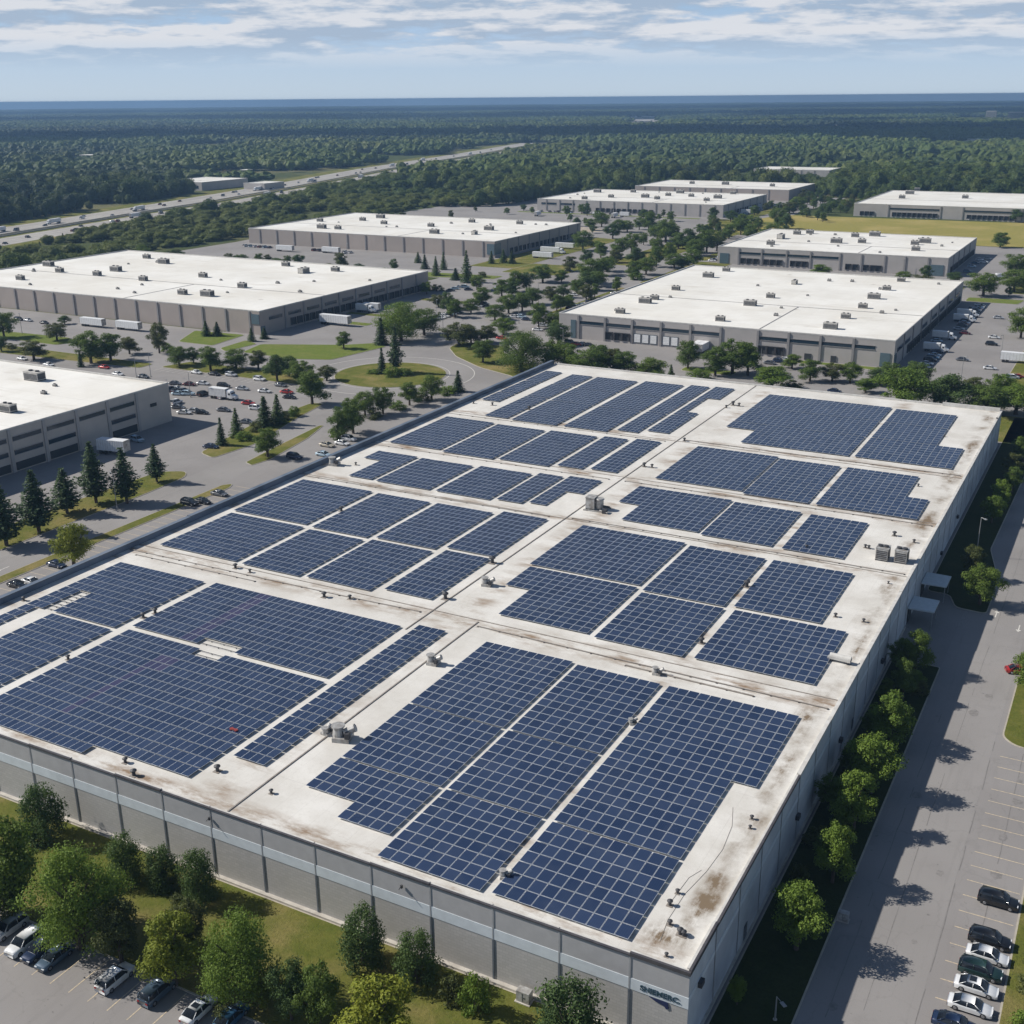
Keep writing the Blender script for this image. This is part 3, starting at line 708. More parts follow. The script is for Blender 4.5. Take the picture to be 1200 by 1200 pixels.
def mk_vent():
    r=empty('roof_vent'); b=MB(); b.tube((0,0,0),(0,0,.7),.22,.22,MT['hdark'],10); b.obj('stack',r)
    b=MB(); b.tube((0,0,.68),(0,0,.8),.42,.42,MT['hdark'],12); b.tube((0,0,.8),(0,0,.98),.42,.1,MT['hdark'],12); b.obj('cap',r)
    b=MB(); b.box(-.45,-.45,0,.45,.45,.06,MT['conduit']); b.obj('flashing',r); return r
VENT=Proto(mk_vent)
VL=[]
for i,(px,py,s) in enumerate([(28,704,1),(80,773,1),(147,894,1),(157,909,1.2),(168,724,1.2),(182,719,1.2),(255,904,1.2),(318,930,.8),(400,599,1.3),(417,545,.9),(522,702,1.6),(555,473,.9),(577,475,1.1),(577,660,1.7),
    (620,480,1.3),(755,547,1.3),(764,548,1.1),(781,1121,.6),(785,1061,.9),(785,1084,.8),(794,1047,.7),(797,1095,1),(801,1097,.9),(802,517,1.1),(822,754,1.3),(851,478,1.0),(859,475,1.5),(866,476,1.2),(875,688,1.6),(945,643,1),(1014,642,.9),(1018,643,.9),(1048,628,1.2),(1012,729,.8),(979,723,.9),(1041,684,.6),(1076,570,.8),(1071,636,.9),(881,960,.7),(879,971,.6),(1107,512,.7),(1168,492,.8),(276,666,1.2),(293,671,.9),(380,700,1.3),(410,702,1.0)]):
    x,y=roofp(px,py); VL.append((x,y,s,px))
BN=['near the front roof edge','level with the nearest arrays','behind the nearest arrays','level with the second row of arrays','level with the third row of arrays','level with the fourth row of arrays','level with the farthest arrays']
def vband(y):
    for i,l in enumerate((5,52,68,118,149,185)):
        if y<l: return i
    return 6
for k in range(7):
    g=sorted([v for v in VL if vband(v[1])==k],key=lambda v:v[3])
    for i,v in enumerate(g):
        place(VENT,v[0],v[1],H+.012,0,f'small dark vent pipe {BN[k]}, '+(f'{ORD[i]} from the left there' if len(g)>1 else 'the only one there'),'roof vent','dark vent pipes on the solar roof',v[2]*.9)
def conduit(lab,pts,r=.07,z=.16):
    b=MB()
    for a,c in zip(pts,pts[1:]): b.tube((*a,H+z),(*c,H+z),r,r,MT['conduit'],6)
    for a,c in (zip(pts,pts[1:]) if r>.04 else ()):
        n=int((Vector(a)-Vector(c)).length//4)
        for k in range(n+1):
            q=lerp(a,c,k/max(1,n)); b.box(q[0]-.14,q[1]-.2,H+.012,q[0]+.14,q[1]+.2,H+z-r+.01,MT['hdark'])
    return tag(b.obj('cable_conduit'),lab,'conduit','cable conduits across the roof')
conduit('rusty conduit crossing the roof behind the nearest left arrays',[(-141,62.0),(-90,62.6),(-73,63.2)])
conduit('second parallel conduit behind the nearest left arrays, ending short',[(-138,60.4),(-108,60.6)])
conduit('long conduit crossing the right roof half behind the three nearest arrays',[(-61,62.6),(-1.2,61.6)],.09)
conduit('short thick conduit pair just behind the nearest right arrays',[(-33,60.8),(-12,60.3)],.12)
conduit('conduit crossing the right half behind the second row of arrays',[(-70,118.9),(-1.2,119.2)],.08)
conduit('conduit crossing the left half behind the second row of arrays',[(-140,117.0),(-75,117.6)],.08)
conduit('conduit crossing the right half behind the third row of arrays',[(-70,147.6),(-1.2,148.6)],.08)
conduit('conduit crossing the left half behind the third row of arrays',[(-140,146.6),(-74,147.3)],.07)
conduit('conduit crossing the right half before the farthest arrays',[(-70,186.6),(-1.2,186.9)],.1)
conduit('conduit crossing the left half before the farthest arrays',[(-140,182.6),(-74,183.4)],.07)
conduit('thin curved cable along the bare right strip near the front corner',[(-4.6,3.5),(-5.1,7),(-5.0,12),(-4.2,17),(-3.9,22),(-4.4,27),(-5.6,31)],.02,.03)
conduit('thin bent cable right of the nearest array',[(-5.9,10),(-5.6,15),(-4.8,17)],.02,.03)

# ------------------------------------------------------------------ other buildings
def building(name, lab, x0,x1,y0,y1,h, wm, pils=(), pily=(), wins=(), winy=(), docks=(), docky=(), teal=(), pale=(), pm='pil', band=None):
    r=tag(empty(name,((x0+x1)/2,y0,0)),lab,'warehouse')
    ox,oy=(x0+x1)/2,y0
    def P(b,n):
        b.v=[(v[0]-ox,v[1]-oy,v[2]) for v in b.v]; return b.obj(n,r)
    b=MB()
    for q in (((x0,y0),(x1,y0)),((x1,y0),(x1,y1)),((x1,y1),(x0,y1)),((x0,y1),(x0,y0))):
        b.face([(*q[0],0),(*q[1],0),(*q[1],h),(*q[0],h)],MT[wm])
    P(b,'wall')
    b=MB(); b.face([(x0+.05,y0+.05,h-.35),(x1-.05,y0+.05,h-.35),(x1-.05,y1-.05,h-.35),(x0+.05,y1-.05,h-.35)],MT['roof2']); P(b,'roof')
    b=MB(); t=.35
    b.box(x0-.05,y0-.05,h-.3,x1+.05,y0+t,h+.15,MT['lcoping']); b.box(x0-.05,y1-t,h-.3,x1+.05,y1+.05,h+.15,MT['lcoping'])
    b.box(x0-.05,y0+t,h-.3,x0+t,y1-t,h+.15,MT['lcoping']); b.box(x1-t,y0+t,h-.3,x1+.05,y1-t,h+.15,MT['lcoping']); P(b,'coping')
    b=MB()
    yy=y0+(y1-y0)*.36; xx=x0+(x1-x0)*.62
    b.box(x0+t+.01,yy,h-.34,x1-t-.01,yy+.5,h-.24,MT['pil']); b.box(xx,y0+t+.01,h-.34,xx+.4,yy-.01,h-.24,MT['pil']); P(b,'expansion_joint')
    for x in pils: b=MB(); b.box(x-.45,y0-.35,0,x+.45,y0-.001,h-.31,MT[pm]); P(b,'pilaster')
    for y in pily: b=MB(); b.box(x1+.001,y-.45,0,x1+.35,y+.45,h-.31,MT[pm]); P(b,'pilaster')
    for a,c,z0,z1 in wins: b=MB(); b.box(a,y0-.08,z0,c,y0-.002,z1,MT['glass']); b.box(a,y0-.22,z1,c,y0-.003,z1+.18,MT[pm]); b.box(a,y0-.2,z0-.15,c,y0-.003,z0,MT[pm]); P(b,'window')
    for a,c,z0,z1 in winy: b=MB(); b.box(x1+.002,a,z0,x1+.08,c,z1,MT['glass']); b.box(x1+.003,a,z1,x1+.22,c,z1+.18,MT[pm]); b.box(x1+.003,a,z0-.15,x1+.2,c,z0,MT[pm]); P(b,'window')
    def dock(x,w,z,side):
        b=MB()
        if side=='y':
            b.box(x-w/2,y0-.10,0.9,x+w/2,y0-.004,z,MT['dock']); b.box(x-w/2-.3,y0-.6,z,x+w/2+.3,y0-.004,z+.25,MT['hdark'])
            b.box(x-w/2-.35,y0-.6,.9,x-w/2-.05,y0-.004,z,MT['hdark']); b.box(x+w/2+.05,y0-.6,.9,x+w/2+.35,y0-.004,z,MT['hdark'])
        else:
            b.box(x1+.004,x-w/2,.9,x1+.10,x+w/2,z,MT['dock']); b.box(x1+.004,x-w/2-.3,z,x1+.6,x+w/2+.3,z+.25,MT['hdark'])
            b.box(x1+.004,x-w/2-.35,.9,x1+.6,x-w/2-.05,z,MT['hdark']); b.box(x1+.004,x+w/2+.05,.9,x1+.6,x+w/2+.35,z,MT['hdark'])
        P(b,'dock_door')
    for x in docks: dock(x,2.7,3.9,'y')
    for y in docky: dock(y,2.7,3.9,'x')
    for x in pale:
        b=MB(); b.box(x-1.55,y0-.12,.5,x+1.55,y0-.004,4.4,MT['joint']); b.box(x-1.3,y0-.2,.9,x+1.3,y0-.121,4.1,MT['white'])
        for k in range(1,5): b.box(x-1.3,y0-.215,.9+k*.64-.03,x+1.3,y0-.201,.9+k*.64+.03,MT['lcoping'])
        P(b,'dock_door')
    for s_,a,c,z0,z1,m in teal:
        b=MB()
        if s_=='y': b.box(a,y0-.25,z0,c,y0-.005,z1,MT[m])
        else: b.box(x1+.005,a,z0,x1+.25,c,z1,MT[m])
        P(b,'glazed_corner' if m=='teal' else 'wall_panel')
    return r
fr=lambda a,b,s: [a+s*i for i in range(int((b-a)/s+1e-6)+1)]
building('warehouse','beige white-roofed warehouse with a row of dark pilasters, left of the roundabout',-516,-301,293,428,10.2,'beige',
    pils=fr(-506,-306,13.3),pily=fr(310,420,13.3),winy=[(a,a+9,5.6,6.9) for a in fr(299,400,13.3)],docky=fr(306,424,4.6)[2:],
    teal=(('y',-305.5,-301.2,4.5,8.8,'teal'),('x',293.1,296,1,3.6,'teal')))
building('warehouse','beige warehouse with a blue corner panel, behind the trailers at upper middle left',-532,-333.5,558,685,10.2,'beige',
    pils=fr(-522,-340,15),pily=fr(575,680,15),docky=fr(580,676,6),teal=(('y',-339,-333.7,2,8.6,'teal'),('x',558.2,566,2,8.6,'teal')))
building('office_building','taupe flat-roofed building with two rows of dark ribbon windows at the left edge',-330,-233.5,-10,169,12.3,'taupe',
    pily=[132-11.6*i for i in range(-2,12)],winy=[(a,a+9.6,8.6,9.8) for a in [144.6-11.6*i for i in range(0,13)]]+[(a,a+9.6,4.7,6.0) for i,a in enumerate([144.6-11.6*i for i in range(0,13)]) if i!=1],
    docky=[],teal=[('x',a,a+9.6,.4,2.6,'dock') for a in [144.6-11.6*i for i in range(0,13) if i!=1]]+[('x',160.5,163,6.4,7.4,'dock')],pm='greyw')
dp=[-175,-163,-151,-138.5,-126,-113.5,-98.5,-86.5,-74.3,-62]
building('warehouse','white-roofed warehouse with trailers at its docks, directly behind the solar warehouse',-184,-47,345,508,10.2,'greyw',
    pils=dp,pily=[362,380,398,420,440,462,484],
    wins=[(-174.4,-163.6,6.3,7.6),(-162.4,-151.6,6.3,7.6),(-150.4,-139.1,6.3,7.6),(-137.9,-126.6,6.3,7.6),(-125.4,-114.1,6.3,7.6),(-97.9,-87.1,6.3,7.6),(-85.9,-74.9,6.3,7.6),(-73.7,-62.6,6.3,7.6),(-61.4,-54,6.3,7.6)],
    winy=[(a,a+11,5.2,6.6) for a in (350,364,401,424,444,466,487)],
    docks=[-161,-157,-153.5,-96.5,-93,-89.5],pale=[-148.5,-145,-141.5,-136,-132.5],docky=fr(372,500,4.2),
    teal=(('y',-178.5,-176.2,.3,7.8,'teal'),('y',-52,-48.4,.3,5.4,'teal'),('y',-80,-77.5,.2,2.6,'dock'),('y',-70,-68,.2,2.6,'dock'),('x',345.1,349,.4,5,'teal')))
building('warehouse','low grey warehouse with docks in front of the dry yellow field',-199,-67,592,700,10.2,'greyw',
    pils=[-186,-172,-157,-143,-126,-114,-101,-90,-77.5],pily=[610,630,650,672],
    wins=[(-185.4,-172.6,6.3,7.6),(-171.4,-157.6,6.3,7.6),(-156.4,-143.6,6.3,7.6),(-142.4,-127,6.3,7.6)],
    docks=[-183,-179,-175,-169,-165,-161,-153,-149.5,-146,-121,-117,-111,-107,-104],docky=fr(604,690,5),
    teal=(('y',-197.5,-192,.3,6.4,'teal'),('y',-76.0,-69.1,.3,6.2,'teal')))
building('warehouse','wide pale grey warehouse behind the parked trucks at the centre of the park',-459,-286.5,862,985,10.2,'greyw',
    pils=fr(-450,-292,13),pily=fr(875,975,20),docks=fr(-400,-350,5),docky=fr(880,970,7),wins=[(-455,-440,5.6,7.2),(-436,-422,5.6,7.2)])
building('warehouse','long low warehouse just behind the wide pale grey one',-440,-282,1042,1138,10.2,'beige',pils=fr(-430,-290,16),docks=fr(-420,-380,6))
building('warehouse','small flat-roofed warehouse farthest back in front of the woods',-416,-323,1362,1420,10.2,'greyw',pils=fr(-405,-330,16),wins=[(-410,-345,2.5,5.0)])
building('warehouse','pale warehouse with ribbon windows beyond the dry yellow field at the right edge',-193,70,920,1074,10.2,'greyw',
    pils=[-165,-124,-107,-63,-40,-10,20,50],pily=(),wins=[(-164,-125,6.2,7.6),(-106,-64,6.2,7.6),(-62,-41,6.2,7.6),(-39,-11,6.2,7.6),(-9,19,6.2,7.6),(21,49,6.2,7.6)],
    docks=fr(-160,-128,4)+fr(-102,-68,4)+fr(-58,40,7)+[-186,-182,-178])
building('warehouse','flat white-roofed building beyond the highway among trees',-981,-915,930,1008,9,'greyw',wins=[(-978,-940,2,5),(-938,-920,2,5)],docks=[])
building('warehouse','small white-roofed building beyond the highway, right of the larger one',-885,-855,965,1000,7,'greyw')
building('warehouse','low white-roofed building at the right edge beyond the ribbon-windowed warehouse',-40,60,1150,1200,7,'greyw',wins=[(-36,50,2,3.6)])
# rooftop units on the other roofs
def units(ctx, h, pts, s=1.):
    for i,(px,py) in enumerate(sorted(pts)):
        p=G(px,py,h); k=[HV,HV2,HV][i%3]
        place(k,p.x,p.y,h-.34,random.choice((0,0,R(90))) if i%4==1 else 0,f'{ORD[i]} rooftop unit from the left on {ctx}','rooftop unit','rooftop units on '+ctx,s)
units('the roof of the beige pilastered warehouse',10.2,[(24,327),(70,318),(136,317),(114,322),(172,302),(192,308),(168,328),(238,324),(214,344),(243,346),(284,336),(335,311),(356,319),(393,317),(57,311)],1.15)
units('the beige roof with the blue corner',10.2,[(425,258),(446,255),(450,262),(505,265),(509,273),(556,274),(553,260),(573,269),(609,262),(375,259),(377,267),(396,268)],1.2)
units('the roof directly behind the solar warehouse',10.2,[(851,317),(830,324),(792,339),(767,350),(903,348),(879,357),(931,332),(1056,329),(1039,339),(1024,349),(1011,360),(991,372),(973,384),(844,375),(727,366),(756,354)],1.0)
units('the low grey warehouse roof by the field',10.2,[(915,279),(934,274),(949,273),(1002,277),(1025,276),(980,284),(1010,284),(1072,286),(1084,284),(903,286),(1073,293)],1.25)
units('the wide pale grey warehouse roof at the centre',10.2,[(700,225),(716,231),(742,225),(756,231),(783,229),(770,233),(797,226),(810,230),(828,235),(841,232),(859,227),(685,233)],1.3)
units('the roof just behind the wide pale one',10.2,[(811,215),(905,218),(850,216)],1.3)
units('the taupe building roof at the left edge',12.3,[(41,444),(10,481)],1.2)
units('the roof beyond the dry field',10.2,[(1066,227),(1057,232),(1075,223),(1131,232)],1.4)

HAT=mk_hvac(1.5,1.2,.7,'galv')
hr=random.Random(21)
for ctx,x0,x1,y0,y1,h,n in (('the beige pilastered warehouse roof',-500,-310,300,420,10.2,14),('the blue-cornered warehouse roof',-520,-345,568,675,10.2,9),('the roof directly behind the solar warehouse',-178,-55,352,500,10.2,12),('the field warehouse roof',-190,-75,600,692,10.2,9),('the wide centre warehouse roof',-450,-295,870,978,10.2,8),('the taupe building roof',-320,-240,60,164,12.3,6)):
    g=sorted([(hr.uniform(x0,x1),hr.uniform(y0,y1)) for _ in range(n)])
    for i,(x,y) in enumerate(g): place(HAT,x,y,h-.34,0,f'low vent box on {ctx}, {ORD[i]} from its left wall','roof vent','small vent boxes on '+ctx,hr.uniform(.7,1.2))

# ------------------------------------------------------------------ vehicles
def loft(b, st, m, topm=None, capm=None):
    # st: list of (x, [(y,z)...]) half sections (y>=0), mirrored
    k=len(b.v); n=len(st[0][1])
    for x,pr in st:
        for y,z in pr: b.v.append((x,y,z))
        for y,z in pr[::-1]: b.v.append((x,-y,z))
    w=2*n
    for i in range(len(st)-1):
        for j in range(w-1):
            a=k+i*w+j; top=(j==n-1)
            b.f.append((a,a+1,a+w+1,a+w)); b.m.append(b.mi(topm if (topm and (j in (n-2,n-1,n))) else m))
    for i in (0,len(st)-1):
        f=[k+i*w+j for j in range(w)]
        b.f.append(tuple(f if i==0 else f[::-1])); b.m.append(b.mi(capm or m))
def mk_car(kind):
    def f():
        r=empty('parked_car')
        Lc,Wc,Hc={'sedan':(4.7,1.82,1.45),'suv':(4.75,1.92,1.72),'van':(5.6,2.05,2.35)}[kind]
        hl=Lc/2; w=Wc/2; zb=.28; belt={'sedan':.92,'suv':1.05,'van':1.15}[kind]; hood={'sedan':.80,'suv':.98,'van':1.15}[kind]
        def sec(s,z,wt=.94): return [(w*s,zb),(w*s,zb+.25),(w*s,z-.16),(w*s*wt,z-.02),(w*s*.6,z+.02),(0.001,z+.03)]
        b=MB()
        if kind=='van': xs=[(-hl,.96,belt),(-hl+.15,1,belt),(0,1,belt),(hl-1.1,1,belt),(hl-.4,.97,.98),(hl,.86,.78)]
        else: xs=[(-hl,.84,belt-.12),(-hl+.18,.95,belt-.02),(-hl+1.0,1,belt),(0,1,belt),(hl-1.5,1,belt-.02),(hl-.8,.98,hood),(hl-.25,.93,hood-.08),(hl,.80,hood-.24)]
        loft(b,[(x,sec(s,z)) for x,s,z in xs],MT['white']); o=b.obj('body',r,True)
        o.data.materials[0]=MT['white']; o.material_slots[0].link='OBJECT'; o.material_slots[0].material=MT['white']
        b=MB()
        def cs(s,z): return [(w*.95,belt-.03),(w*(.95-(.95-s)*.5),(belt+z)/2),(w*s,z-.05),(w*s*.9,z),(0.001,z+.03)]
        if kind=='sedan': st=[(-hl+.55,[(w*.9,belt-.03),(w*.86,belt),(w*.84,belt),(w*.8,belt+.02),(0.001,belt+.03)]),(-hl+1.35,cs(.74,Hc-.05)),(-.1,cs(.76,Hc)),(.45,cs(.75,Hc-.04)),(hl-1.15,[(w*.92,belt-.05),(w*.9,belt-.02),(w*.88,belt),(w*.84,belt+.01),(0.001,belt+.03)])]
        elif kind=='suv': st=[(-hl+.12,[(w*.92,belt-.03),(w*.9,belt+.05),(w*.88,belt+.1),(w*.84,belt+.13),(0.001,belt+.15)]),(-hl+.45,cs(.78,Hc-.05)),(-.3,cs(.80,Hc)),(.5,cs(.79,Hc-.04)),(hl-1.15,[(w*.93,belt-.03),(w*.91,belt),(w*.9,belt),(w*.86,belt+.01),(0.001,belt+.03)])]
        else: st=[(-hl+.02,cs(.86,Hc-.06)),(-hl+.2,cs(.88,Hc)),(hl-2.0,cs(.88,Hc)),(hl-1.5,cs(.86,Hc-.1)),(hl-.75,[(w*.93,belt-.03),(w*.91,belt),(w*.9,belt),(w*.86,belt+.01),(0.001,belt+.03)])]
        loft(b,st,MT['cglass'] if kind!='van' else MT['cglass']); b.obj('windows',r,True)
        # roof skin and pillars in body paint
        b=MB(); z=Hc+.012
        x0=st[1][0]-.05; x1=st[-2][0]+.02; s=.78 if kind!='van' else .88
        k=len(b.v)
        tp=[(x,[(p[2][0]+.014,p[2][1]-.03),(p[3][0]+.006,p[3][1]+.016),(0.001,p[4][1]+.018)]) for x,p in st[1:-1]]
        if kind=='van': tp=[(x,[(p[2][0]+.014,p[2][1]-.03),(p[3][0]+.006,p[3][1]+.016),(0.001,p[4][1]+.018)]) for x,p in st[:-1]]
        loft(b,tp,MT['white'])
        for sy in (-1,1):
            for (xa,za,xb,zb_) in ((x0,Hc-.1,st[0][0]+.05,belt),(x1,Hc-.1,st[-1][0]-.05,belt),((x0+x1)/2,Hc-.07,(x0+x1)/2-.02,belt)):
                b.tube((xa,sy*w*(s+.005),za),(xb,sy*w*.94,zb_),.045,.05,MT['white'],4)
        if kind=='van':
            for sy in (-1,1): b.box(-hl+.1,sy*w*.94-.03,belt,hl-2.2,sy*w*.94+.03,Hc-.12,MT['white'])
            b.box(-hl-.02,-w*.86,belt,-hl+.03,w*.86,Hc-.15,MT['white'])
        o=b.obj('roof_panel',r,True); o.material_slots[0].link='OBJECT'; o.material_slots[0].material=MT['white']
        for sx in (-hl+.9,hl-.9):
            for sy in (-1,1):
                b=MB(); b.tube((sx,sy*(w-.22),.34),(sx,sy*(w+.01),.34),.34,.33,MT['tyre'],14); q=b.obj('wheel',r)
                b=MB(); b.tube((sx,sy*(w+.005),.34),(sx,sy*(w+.03),.34),.2,.18,MT['rim'],10); b.obj('rim',q)
        for sy in (-1,1):
            b=MB(); b.box(hl-.30,sy*w*.62-.2,hood-.30,hl-.045,sy*w*.62+.2,hood-.14,MT['hl']); b.obj('headlight',r)
            b=MB(); b.box(-hl-.02,sy*w*.66-.14,belt-.38,-hl+.12,sy*w*.66+.14,belt-.16,MT['tl']); b.obj('tail_light',r)
            b=MB(); b.box(hl-1.62,sy*(w+.03)-.09,belt-.02,hl-1.45,sy*(w+.03)+.09,belt+.12,MT['cglass']); b.obj('mirror',r)
        return r
    return Proto(f)
CARS={k:mk_car(k) for k in ('sedan','suv','van')}
def car(x,y,rz,kind,colr,lab,group=None,sunroof=False):
    o=CARS[kind].get(); o.location=(x,y,.035); o.rotation_euler=(0,0,rz)
    for c in o.children:
        if c.name.startswith(('body','roof_panel')): c.material_slots[0].link='OBJECT'; c.material_slots[0].material=CARC[colr]
    tag(o,lab,'van' if kind=='van' else 'car')
    if group: o['group']=group
    if sunroof:
        b=MB(); b.box(-.75,-.42,1.47 if kind=='sedan' else 1.75,-.05,.42,1.515 if kind=='sedan' else 1.80,MT['cglass']); b.obj('sunroof',o)
    return o
def carpx(px,py,*a,**k): p=G(px,py,.6); return car(p.x,p.y,*a,**k)
def row(ctx,group,items,rz):
    for i,it in enumerate(items):
        px,py,kind,colr=it[:4]; r_=it[4] if len(it)>4 else rz
        carpx(px,py,r_+R(random.uniform(-1.5,1.5)),kind,colr,f'{colr} car {ctx}, {ORD[i]} from the left',group)
up_=R(90)
for px,py,k,c,l,sr,rz in [(10,1087,'suv','silver','silver car cut by the left edge of the front car park',0,-90),(29,1105,'suv','white','white hatchback beside the silver car at far left of the front car park',0,-90),(47,1112,'sedan','navy','dark navy car between the white hatchback and the slate blue car',0,-90),
    (64,1121,'sedan','slate blue','slate blue car at the right end of the four cars parked close together',0,-90),(135,1146,'suv','white','white hatchback parked alone between empty bays in the front car park',0,90),(185,1161,'suv','slate blue','dark slate estate car right of the lone white hatchback',0,90),
    (233,1183,'sedan','white','white saloon with a dark sunroof near the bottom edge of the front car park',1,90),(270,1192,'sedan','blue','blue car cut by the bottom edge, rightmost in the front car park',0,90)]:
    carpx(px,py,R(rz),k,c,l,'cars in the front car park',sunroof=bool(sr))
for px,py,k,c,l,sr in [(1170,1055,'suv','black','black car parked alone in the right car park',0),(1160,1101,'suv','black','black car next above the upper white saloon in the right car park',0),(1157,1119,'sedan','white','white saloon between the black and the dark green car',0),
    (1149,1137,'suv','dark green','dark green estate between two white saloons',0),(1144,1156,'sedan','white','white saloon with a large dark sunroof below the dark green estate',1),(1137,1178,'sedan','white','lowest white saloon of the right car park',0),(1119,1199,'sedan','navy','navy car cut by the bottom edge of the right car park',0)]:
    carpx(px,py,0,k,c,l,'cars in the right car park',sunroof=bool(sr))
row('parked along the left wall of the solar warehouse','cars along the left wall',[(20,685,'sedan','black',0),(37,681,'sedan','white',0),(66,661,'sedan','navy',0),(222,589,'suv','black',0),(237,587,'sedan','black',0),(257,578,'sedan','grey',0),(345,535,'suv','navy',0),(379,532,'sedan','light blue',0),(383,521,'sedan','beige',0),(401,519,'sedan','white',0),(409,514,'suv','white',0)],0)
row('parked before the tree row beyond the pines','cars before the tree row',[(230,436,'sedan','white'),(251,438,'sedan','black'),(271,439,'suv','silver'),(304,444,'suv','white'),(329,451,'sedan','grey')],R(0))
row('in the middle of the lot beyond the pines','cars in the lot beyond the pines',[(247,523,'sedan','navy'),(289,494,'sedan','grey'),(291,472,'sedan','red'),(336,459,'sedan','red'),(339,465,'sedan','black'),(338,485,'sedan','black')],R(10))
row('at the taupe building corner, upper row','cars by the taupe building',[(205,449,'sedan','grey'),(207,455,'sedan','white'),(209,461,'sedan','light blue'),(220,461,'suv','light blue'),(222,450,'sedan','dark red')],R(15))
row('at the taupe building corner, lower row','cars by the taupe building, lower row',[(209,477,'sedan','grey'),(216,483,'sedan','white'),(228,481,'sedan','silver'),(236,483,'sedan','black')],R(15))
carpx(161,515,R(-8),'suv','light blue','pale blue and white car beside the taupe building wall')
row('behind the taupe building','cars behind the taupe building',[(26,420,'sedan','white'),(57,427,'sedan','white'),(122,430,'sedan','red'),(138,438,'sedan','white'),(168,441,'sedan','grey')],R(0))
row('on the lot before the pilastered beige warehouse','cars before the beige warehouse',[(22,374,'suv','black'),(33,375,'sedan','silver'),(52,378,'sedan','black')],R(0))
row('in the lot beside the roundabout trees','cars beside the roundabout trees',[(528,340,'sedan','black'),(533,338,'sedan','light blue'),(539,336,'sedan','white'),(545,336,'suv','light blue'),(549,339,'sedan','navy')],R(30))
row('in the central tree-lined lot','cars in the central lot',[(578,341,'sedan','navy'),(580,394,'sedan','dark red'),(588,396,'sedan','red'),(594,372,'suv','silver'),(598,378,'sedan','navy'),(603,371,'sedan','white'),(611,371,'suv','light blue'),(630,386,'sedan','white'),(636,381,'sedan','silver'),(648,349,'suv','silver'),(667,317,'sedan','black'),(672,345,'sedan','white'),(585,337,'sedan','light blue'),(617,374,'sedan','navy')],R(5))
row('before the docks of the warehouse behind the solar roof','cars before the docks',[(668,401,'suv','grey'),(676,403,'sedan','red'),(683,403,'sedan','white'),(690,404,'sedan','black'),(705,407,'sedan','black'),(902,425,'sedan','grey'),(913,423,'suv','navy'),(921,421,'sedan','white'),(947,417,'sedan','grey'),(978,458,'sedan','navy')],R(0))
row('by the shaded wall behind the solar roof','cars beside the shaded side wall',[(1093,419,'suv','blue',0),(1098,399,'sedan','light blue',0),(1135,376,'sedan','light blue',0),(1141,362,'suv','blue',0),(1148,357,'sedan','white',0),(1131,390,'sedan','dark red',0)],0)
row('at the far right lot near the road','cars at the far right lot',[(1172,324,'van','white'),(1186,442,'suv','white'),(1193,441,'sedan','red'),(1195,785,'sedan','red')],R(20))
row('beside the low grey warehouse by the field','cars by the field warehouse',[(1134,318,'suv','blue',0),(1139,312,'suv','light blue',0),(1143,308,'sedan','blue',0),(1148,304,'sedan','white',0),(1153,307,'suv','white',0),(1157,303,'sedan','silver',0)],0)
row('before the pale warehouse beyond the field','cars before the far warehouse',[(1040,252,'sedan','white'),(1055,253,'suv','white'),(1080,254,'sedan','black'),(1087,254,'suv','grey'),(1110,255,'sedan','silver'),(1135,257,'sedan','white'),(1165,258,'sedan','grey'),(1178,258,'suv','black')],R(90))
def mk_trailer(tractor=True,Lt=13.6,body='white'):
    def f():
        r=empty('truck' if tractor else 'box_trailer')
        b=MB(); b.box(-Lt/2,-1.28,1.1,Lt/2,1.28,3.95,MT[body]); b.box(-Lt/2-.03,-1.3,1.08,-Lt/2+.12,1.3,3.98,MT['galv']); b.box(Lt/2-.12,-1.3,1.08,Lt/2+.03,1.3,3.98,MT['galv'])
        for i in range(1,12):
            x=-Lt/2+Lt*i/12
            for s_ in (-1,1): b.box(x-.03,s_*1.295-.014,1.15,x+.03,s_*1.295+.014,3.9,MT['lcoping'])
        b.obj('cargo_box',r)
        b=MB(); b.box(-Lt/2+.2,-.5,.85,Lt/2-.4,.5,1.08,MT['hdark']); b.box(Lt/2-3,-.9,0,Lt/2-2.8,-.7,.85,MT['hdark']); b.box(Lt/2-3,.7,0,Lt/2-2.8,.9,.85,MT['hdark']); b.obj('chassis',r)
        for x in (-Lt/2+1.2,-Lt/2+2.5):
            for s_ in (-1,1): b=MB(); b.tube((x,s_*.75,.52),(x,s_*1.25,.52),.52,.52,MT['tyre'],12); b.obj('wheel',r)
        if tractor:
            b=MB(); c=Lt/2
            loft(b,[(c+.25,[(1.2,.7),(1.2,3.2),(1.0,3.6),(.001,3.65)]),(c+1.9,[(1.2,.7),(1.2,2.9),(1.0,3.3),(.001,3.35)]),(c+2.5,[(1.15,.7),(1.15,1.9),(1.0,2.0),(.001,2.05)]),(c+3.8,[(.95,.6),(.95,1.5),(.8,1.65),(.001,1.7)])],MT['white'])
            b.obj('cab',r); b=MB(); b.box(c+2.02,-1.0,2.05,c+2.42,1.0,2.75,MT['cglass']); b.box(c+1.0,-1.23,1.95,c+1.8,1.23,2.6,MT['cglass']); b.obj('cab_windows',r)
            for x in (c+.8,c+3.1):
                for s_ in (-1,1): b=MB(); b.tube((x,s_*.75,.52),(x,s_*1.2,.52),.52,.52,MT['tyre'],12); b.obj('wheel',r)
        return r
    return Proto(f)
TR=mk_trailer(False); TK=mk_trailer(True); BT=mk_trailer(True,6.5); BTB=mk_trailer(True,7.5); TRs=mk_trailer(False,8.5)
